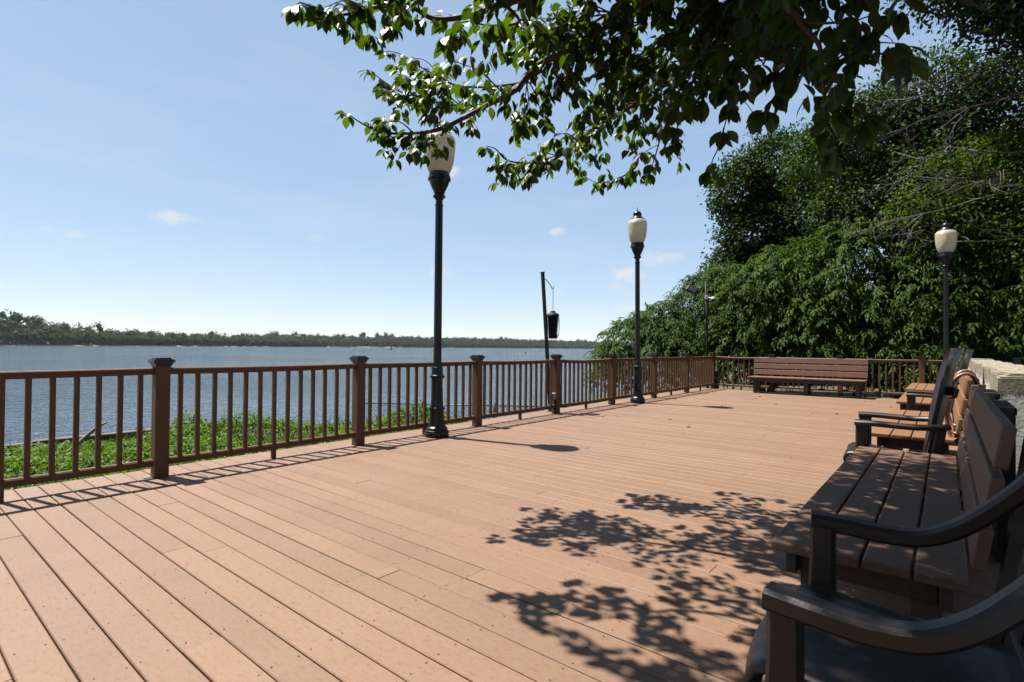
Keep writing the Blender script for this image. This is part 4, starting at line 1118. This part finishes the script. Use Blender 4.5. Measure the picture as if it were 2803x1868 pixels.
br([(2080, -60, 2.6), (1960, 120, 3.2), (1841, 217, 3.7), (1746, 281, 4.0), (1626, 351, 4.25), (1549, 416, 4.4), (1493, 444, 4.5), (1396, 442, 4.5), (1356, 408, 4.5), (1330, 400, 4.5)], .024, .003, 1.0, HUB2)
br([(1493, 444, 4.5), (1432, 460, 4.55), (1380, 456, 4.6)], .006, .002)
br([(2060, 60, 2.9), (1937, 64, 2.9), (1924, 159, 3.0), (1892, 235, 3.1), (1868, 310, 3.2), (1838, 392, 3.25)], .014, .003, 1.1, HUB2)
br([(1800, 250, 3.8), (1750, 330, 4.1), (1733, 383, 4.3), (1746, 446, 4.5), (1714, 478, 4.65), (1660, 498, 4.75), (1630, 500, 4.8), (1602, 484, 4.85)], .012, .0025, .68)
br([(1841, 217, 3.7), (1832, 310, 3.9), (1806, 385, 4.1), (1790, 440, 4.25), (1775, 470, 4.3)], .010, .0025, .9)
br([(2190, -100, 2.2), (2176, 0, 2.2), (2166, 76, 2.2), (2154, 171, 2.25), (2135, 240, 2.3), (2098, 296, 2.35)], .014, .003, 1.0, HUB2)
br([(2200, -90, 2.0), (2186, 51, 2.0), (2243, 127, 2.0), (2256, 255, 2.02), (2262, 332, 2.05), (2288, 383, 2.05), (2262, 418, 2.05)], .012, .003, .9, HUB2)
br([(2120, -40, 2.3), (2050, 120, 2.5), (2020, 210, 2.6), (2000, 285, 2.7), (1982, 350, 2.8)], .012, .003, 1.1, HUB2)
br([(1982, 350, 2.8), (1968, 400, 2.85), (1950, 440, 2.9), (1945, 462, 2.9)], .005, .002, .25)
br([(2256, 255, 2.02), (2300, 180, 1.95), (2339, 163, 1.9), (2422, 147, 1.85), (2480, 160, 1.82)], .006, .003, .35)
br([(2200, 60, 2.0), (2262, 64, 1.95), (2335, 60, 1.9), (2362, 86, 1.9)], .006, .003, .2)
br([(2480, -120, 1.7), (2560, -40, 1.7), (2680, 20, 1.7), (2720, 30, 1.7)], .010, .003, .6, HUB2)
br([(2300, -200, 2.1), (2330, -60, 2.1), (2350, -30, 2.1)], .008, .003, .5, HUB2)
br([(1850, -60, 3.0), (1760, 60, 3.3), (1690, 170, 3.6), (1640, 260, 3.9), (1570, 330, 4.1)], .014, .003, 1.0, HUB1)
br([(1760, -60, 2.9), (1660, 40, 3.3), (1560, 90, 3.7), (1480, 110, 4.0), (1400, 150, 4.2)], .012, .003, 1.0, HUB1)
br([(1980, -20, 2.8), (1880, 90, 3.2), (1800, 170, 3.5), (1740, 230, 3.6)], .012, .003, 1.1, HUB2)
# boughs above and behind the picture frame that shade the bench and chairs
OV = [[(-.3, 1.9, 3.4), (-1.1, 2.0, 3.4), (-1.9, 2.1, 3.3)], [(-.2, 1.7, 3.2), (-1.0, 1.75, 3.2), (-1.7, 1.8, 3.1)], [(-.2, 1.3, 3.2), (-.9, 1.3, 3.15), (-1.6, 1.35, 3.05)], [(0, 2.2, 3.7), (-.9, 2.4, 3.65), (-1.6, 2.6, 3.6)], [(.1, 2.9, 4.1), (-.7, 3.3, 4.2), (-1.4, 3.7, 4.2)], [(.3, 3.4, 4.2), (-.2, 4.0, 4.3), (-.9, 4.4, 4.3)],
      [(-.2, 1.5, 5.0), (-1.2, 1.2, 5.3), (-2.2, 1.2, 5.2)], [(-.1, 2.2, 5.0), (-1.0, 2.4, 5.3), (-2.1, 2.6, 5.2)], [(0, 2.8, 4.8), (-.9, 3.4, 5.1), (-1.8, 4.0, 5.0)], [(.3, 3.2, 4.6), (-.3, 4.0, 4.8), (-1.1, 4.7, 4.7)], [(.1, 2.6, 4.4), (-.6, 3.1, 4.5), (-1.3, 3.4, 4.4)], [(0, .9, 4.7), (-1.0, .5, 4.9), (-1.9, .3, 4.8)], [(-.2, 1.8, 3.9), (-1.0, 2.0, 3.95), (-1.5, 2.3, 3.9)],
      [(0, 2.4, 4.0), (-.8, 2.9, 4.15), (-1.6, 3.5, 4.15), (-2.2, 4.1, 4.1)], [(.1, 2.8, 3.9), (-.6, 3.5, 4.05), (-1.2, 4.2, 4.05)], [(-.2, 2.1, 4.1), (-1.1, 2.2, 4.2), (-2.0, 2.7, 4.1)], [(.4, 3.2, 3.9), (0, 4.0, 3.95), (-.6, 4.6, 3.9)], [(-.1, 1.6, 3.7), (-.9, 1.6, 3.75), (-1.7, 1.7, 3.75)], [(.2, 1.3, 3.5), (-.5, 1.2, 3.4), (-1.2, 1.1, 3.4)], [(-.2, 2.0, 4.5), (-1.2, 2.3, 4.7), (-2.0, 2.2, 4.6)],
      [(.3, 1.5, 4.1), (-.6, 1.1, 4.2), (-1.6, .9, 4.0), (-2.5, .9, 3.7)], [(.2, 2.4, 4.0), (-.7, 2.2, 4.1), (-1.4, 1.9, 3.9)], [(.1, 3.2, 3.8), (-.9, 3.6, 3.7), (-1.7, 3.8, 3.5)],
      [(.4, .9, 3.9), (-.3, .3, 3.9), (-1.1, -.1, 3.7)], [(.2, 1.9, 4.6), (-.8, 1.6, 4.7), (-1.8, 1.5, 4.5), (-2.6, 1.6, 4.2)], [(-.3, 1.5, 3.9), (-1.3, 1.3, 3.9), (-2.2, 1.35, 3.7), (-2.9, 1.5, 3.5)], [(-.4, .8, 3.6), (-1.2, .5, 3.5), (-2.0, .5, 3.3)], [(0, 2.6, 3.8), (-.8, 2.7, 3.8), (-1.6, 2.6, 3.75), (-2.2, 2.5, 3.7)], [(.2, 2.1, 3.6), (-.6, 1.8, 3.5), (-1.3, 1.6, 3.4)], [(.5, 2.9, 4.3), (-.3, 3.3, 4.4), (-1.1, 3.7, 4.2)], [(1.3, 3.0, 4.0), (.8, 3.8, 3.9), (.1, 4.3, 3.6)],
      [(.7, 1.2, 4.6), (-.2, .7, 4.8), (-1.2, .4, 4.6)], [(.6, 2.2, 3.7), (.1, 2.5, 3.7), (-.5, 2.9, 3.6)], [(1.3, 2.6, 3.9), (1.0, 3.2, 3.8), (.6, 3.9, 3.8)], [(.6, 1.2, 3.4), (.0, .8, 3.3), (-.7, .6, 3.1)], [(.9, 1.0, 3.0), (.5, .6, 2.9), (-.1, .5, 2.8)]]
for P_ in OV:
    C_ = catmull([HUB1] + [Vector(p) for p in P_], 6); BR.append((C_, list(np.linspace(.022, .004, len(C_))), 1.5))
for C_, R_, dens in list(BR):
    if dens < .7: continue
    Lt = sum((b_ - a).length for a, b_ in zip(C_, C_[1:]))
    for q in range(int(Lt * 2.6 * dens)):
        i = random.randint(int(len(C_) * .22), max(int(len(C_) * .80), 3)); i = min(i, len(C_) - 2)
        t_ = (C_[i + 1] - C_[i]).normalized(); sd = t_.cross(Vector((0, 0, 1))).normalized() * random.choice((-1, 1))
        dv_ = (sd * random.uniform(.5, 1) + t_ * random.uniform(.2, .9) + Vector((0, 0, random.uniform(-.45, .35)))).normalized()
        ln_ = random.uniform(.28, .62) * (1 - .45 * i / len(C_)); p0 = C_[i]
        if p0.z < 3.3 and p0.dot(CF) < 3.2: ln_ *= .62; dv_.z = abs(dv_.z) * .5; dv_.normalize()
        pts = [p0, p0 + dv_ * ln_ * .5 + Vector((0, 0, .02)), p0 + dv_ * ln_ + Vector((0, 0, -.05))]
        if C_[i].z < 3.4 and (pts[2] - Vector((0, 0, EYE))).dot(CF) < 1.2: continue
        c_ = catmull(pts, 4); BR.append((c_, list(np.linspace(min(R_[i] * .6, .006), .0018, len(c_))), .9 * min(dens, 1)))
tp = [Vector((2.9, 1.6, -.35)), Vector((2.85, 1.62, .8)), Vector((2.6, 1.7, 2.0)), Vector((1.9, 1.8, 3.1)), HUB1]
bm = bmesh.new(); tc_ = catmull(tp, 7); tube_bm(bm, [p - CO for p in tc_], list(np.linspace(.17, .055, len(tc_))), 14)
put('trunk', bm_mesh(bm, 'trunk', True), 'bark', ct)
put('limb', tube_mesh('limb', [p - CO for p in catmull([Vector((1.9, 1.8, 3.1)), Vector((1.2, 2.3, 3.4)), HUB2], 7)], list(np.linspace(.06, .035, 15)), 12), 'bark', ct)
LP, LD, LN, LL = [], [], [], []
twb = bmesh.new()
def add_leaf(p, d_, size):
    LP.append(p); LD.append(d_); LL.append(size)
    LN.append(Vector((random.gauss(0, .35), random.gauss(0, .35), 1)))
DOWN = Vector((0, 0, -1))
def cluster(p, dirv, n_, size):
    for q in range(n_):
        a = random.uniform(0, 6.283); hz = Vector((math.cos(a), math.sin(a), 0))
        dl = (hz * .75 + dirv * .45 + DOWN * random.uniform(.35, 1.15)).normalized()
        add_leaf(p + hz * .006 + DOWN * .004, dl, size * random.uniform(.75, 1.15))
def leafy_twig(p, dirv, ln_, size):
    n_ = max(3, int(ln_ / .045)); pts = [p]; d_ = dirv.normalized()
    for q in range(n_):
        d_ = (d_ + Vector((random.gauss(0, .10), random.gauss(0, .10), random.gauss(-.06, .08)))).normalized()
        pts.append(pts[-1] + d_ * (ln_ / n_))
        side = d_.cross(Vector((0, 0, 1))).normalized() * (1 if q % 2 else -1)
        if random.random() < .92:
            dl = (side * random.uniform(.5, .9) + d_ * random.uniform(.1, .6) + DOWN * random.uniform(.35, 1.2)).normalized()
            add_leaf(pts[-1], dl, size * random.uniform(.65, 1.15))
    tube_bm(twb, pts, list(np.linspace(.0030, .0014, len(pts))), 4, False)
    cluster(pts[-1], d_, random.randint(3, 5), size)
def p_in(p):
    r_ = p - Vector((0, 0, EYE)); z_ = r_.dot(CF)
    return z_ > .3 and abs(r_.dot(CR) / z_) < .96 and r_.dot(CU) / z_ < .64
for C_, R_, dens in BR:
    put('branch', tube_mesh('branch', [p - CO for p in C_], R_, 8), 'bark', ct)
    Ltot = sum((b_ - a).length for a, b_ in zip(C_, C_[1:])); s_acc = 0
    tdir = (C_[-1] - C_[-2]).normalized()
    cluster(C_[-1], tdir, 6, .098)
    far0 = C_[0].copy()
    for a, b_ in zip(C_, C_[1:]):
        seg = (b_ - a).length; s_acc += seg
        frac = s_acc / Ltot
        if frac < .18: continue
        nt_ = dens * seg / (.052 if p_in(a) else .040)
        nt_ = int(nt_) + (random.random() < nt_ - int(nt_))
        for q in range(nt_):
            p = a.lerp(b_, random.random()); t_ = (b_ - a).normalized()
            sd = t_.cross(Vector((0, 0, 1))).normalized() * random.choice((-1, 1))
            dv_ = (sd * random.uniform(.3, 1) + t_ * random.uniform(.2, .9) + Vector((0, 0, random.uniform(-.5, .55)))).normalized()
            if frac > .90 or random.random() < .30: cluster(p, dv_, random.randint(2, 4), .095)
            else: leafy_twig(p, dv_, random.uniform(.07, .28) * (1.0 if dens > .7 else .6), .088)
put('twigs', bm_mesh(twb, 'twigs'), 'bark', ct)['kind'] = 'stuff'
# leaf blade: pointed oval, folded along the midrib, drooping tip
ST = [(0, 0, 0), (.06, .07, 0), (.25, .38, .012), (.48, .50, .010), (.70, .40, -.02), (.87, .16, -.07), (1.0, 0, -.13)]
bv, bf, bl = [], [], []
for (y_, w_, z_) in ST:
    if w_ == 0: bv.append((0, y_, z_)); bl.append((0, y_, 0))
    else:
        for s in (-1, 0, 1): bv.append((s * w_ * .56, y_, z_ + abs(s) * w_ * .11)); bl.append((s * w_, y_, 0))
idx = [[0], [1, 2, 3], [4, 5, 6], [7, 8, 9], [10, 11, 12], [13, 14, 15], [16]]
for a, b_ in zip(idx, idx[1:]):
    if len(a) == 1: bf += [(a[0], b_[1], b_[0]), (a[0], b_[2], b_[1])]
    elif len(b_) == 1: bf += [(a[0], a[1], b_[0]), (a[1], a[2], b_[0])]
    else:
        for s in (0, 1): bf += [(a[s], a[s + 1], b_[s + 1]), (a[s], b_[s + 1], b_[s])]
BLADE = (np.array(bv), np.array(bf)); BLD = np.array(bl)
P = np.array([p[:] for p in LP]); D = np.array([p[:] for p in LD]); N_ = np.array([p[:] for p in LN]); L_ = np.array(LL)
# no leaf hangs right in front of the lens
r0_ = P - np.array([0, 0, EYE]); z0_ = r0_ @ np.array(CF[:])
ok_ = ~((z0_ > 0) & (z0_ < 1.72) & (np.abs(r0_ @ np.array(CR[:])) < z0_ * 1.1) & ((r0_ @ np.array(CU[:])) < z0_ * .72))
P, D, N_, L_ = P[ok_], D[ok_], N_[ok_], L_[ok_]
# petiole gap: the blade starts a little away from the twig
D = unit(D); P = P + D * .014
# the leaves that show largest in the picture are single objects, the rest one mesh
rel = P + D * (L_ / 2)[:, None] - np.array([0, 0, EYE]); dz = rel @ np.array(CF[:]); sx = (rel @ np.array(CR[:])) / dz; sy = (rel @ np.array(CU[:])) / dz
inview = (dz > .5) & (np.abs(sx) < .955) & (sy > -.2) & (sy < .635)
score = np.where(inview, L_ / np.maximum(dz, .1), 0)
order = np.argsort(-score); single = order[:300]; rest = order[300:]
X = unit(np.cross(D, N_)); N2 = np.cross(X, D)
vb = BLADE[0].copy(); leaf_me = []
for q in range(4):
    vv = BLADE[0].copy(); vv[:, 2] += (.03 * q - .045) * vv[:, 1] ** 2 * 2 - .05 * q * np.abs(vv[:, 0]) * vv[:, 1]; vv[:, 0] *= (.92, 1.0, 1.08, .85)[q]
    leaf_me.append(np_mesh('leaf', vv, BLADE[1], np.full(len(vv), .1 + .2 * q), BLD, 'cherry', True))
for i in single:
    o = bpy.data.objects.new('leaf', leaf_me[int(i) % 4])
    mw = Matrix.Identity(4); s = float(L_[i])
    for r_ in range(3):
        mw[r_][0] = float(X[i, r_]) * s; mw[r_][1] = float(D[i, r_]) * s; mw[r_][2] = float(N2[i, r_]) * s; mw[r_][3] = float(P[i, r_]) - CO[r_]
    o.matrix_basis = mw; link(o, ct)
near_ = rest[(dz[rest] > .3) & (np.abs(sx[rest]) < 1.35) & (sy[rest] < .95)]; far_ = np.setdiff1d(rest, near_)
v, f, t = leaves_arrays(BLADE, P[near_] - np.array(CO[:]), D[near_], N_[near_], L_[near_], L_[near_] * rng.uniform(.85, 1.1, len(near_)), rng.random(len(near_)))
put('leaves', np_mesh('leaves', v, f, t, np.tile(BLD, (len(near_), 1)), 'cherry', True), None, ct)['kind'] = 'stuff'
v, f, t = leaves_arrays(LEAF_L, P[far_] - np.array(CO[:]), D[far_], N_[far_], L_[far_], L_[far_] * .58, rng.random(len(far_)))
put('leaves', np_mesh('leaves', v, f, t, None, 'cherry', True), None, ct)['kind'] = 'stuff'
print('cherry leaves', len(P))

unseen_crown_lobes = [Lb(2.9, 1.6, 5.2, 2.2, 2.7, 1.6), Lb(1.6, -.9, 4.9, 1.9, 1.7, 1.3), Lb(2.2, 3.6, 4.9, 1.5, 1.5, 1.3), Lb(.2, .3, 5.2, 1.7, 1.0, .9), Lb(3.6, 4.6, 4.2, 1.8, 1.8, 1.5), Lb(4.4, 0.6, 4.4, 1.9, 2.2, 1.6)]  # unseen crown around the trunk, added to block sky over bench and chairs
unseen_crown_lobes = [(tuple(Vector(c) - CO), r_) for c, r_ in unseen_crown_lobes]
over = [Lb(-1.95, 3.0, 5.7, .95, 1.9, .5), Lb(-2.05, 1.35, 5.5, .85, .9, .45), Lb(-1.6, 2.2, 5.0, .7, .8, .4)]  # extra leaf lobes out of view, added to shadow the near bench and chair
put('crown', leaf_crown([(tuple(Vector(c) - CO), r_) for c, r_ in over], 5200, 'cherry', .10, shell=.2, spread=.14), None, ct)
put('crown', leaf_crown(unseen_crown_lobes, 16000, 'cherry', .105, shell=.3, spread=.16), None, ct)
# ------------------------------------------------------------------ fallen leaves on the deck
def ground_at(px, py):
    d_ = at(px, py, 1.0) - Vector((0, 0, EYE)); return d_ * (-EYE / d_.z) + Vector((0, 0, EYE))
g = ground_at(2085, 1386); g.z = .004
fl_me = np_mesh('leaf', BLADE[0] * np.array([.9, 1, 1]) + np.array([0, 0, .13]) * (BLADE[0][:, 1:2] ** 2), BLADE[1], np.full(len(BLADE[0]), .8), BLD, 'cherry', True)
tag(put('fallen_leaf', fl_me, None, None, g, (.1, .05, 1.2), (.085,) * 3), 'single green leaf lying on the shaded deck boards', 'leaf')
dry_me = np_mesh('dry_leaf', BLADE[0] + np.array([0, 0, .35]) * np.abs(BLADE[0][:, 0:1]), BLADE[1], None, None, 'dry_leaf', True)
for (px, py) in ((1840, 1149), (1974, 1112), (2074, 1092), (2281, 1119), (2285, 1134), (2222, 1133), (2075, 1087), (2405, 1106), (2370, 1100), (1890, 1170), (2130, 1108), (2436, 1115)):
    g = ground_at(px, py); g.z = .005
    tag(put('dry_leaf', dry_me, None, None, g, (random.uniform(-.2, .2), random.uniform(-.2, .2), random.uniform(0, 6.28)), (random.uniform(.05, .085),) * 3),
        'small curled dry brown leaf on the sunny deck', 'leaf', 'dry leaves scattered on the deck')

# ------------------------------------------------------------------ thin summer haze over the river
if HAZE > 0:
    hm = bpy.data.materials.new('haze'); hm.use_nodes = True; hm.node_tree.nodes.clear()
    ho = hm.node_tree.nodes.new('ShaderNodeOutputMaterial'); hv = hm.node_tree.nodes.new('ShaderNodeVolumePrincipled')
    hv.inputs['Color'].default_value = (.80, .88, 1.0, 1); hv.inputs['Density'].default_value = HAZE; hv.inputs['Anisotropy'].default_value = .2
    hm.node_tree.links.new(hv.outputs[0], ho.inputs['Volume']); M['haze'] = hm
    bm = bmesh.new(); add_box(bm, -9200, 9200, -9200, 9200, -4.0, 62.0)
    tag(put('haze', bm_mesh(bm, 'haze'), 'haze'), 'thin pale summer haze over the river', kind='stuff')
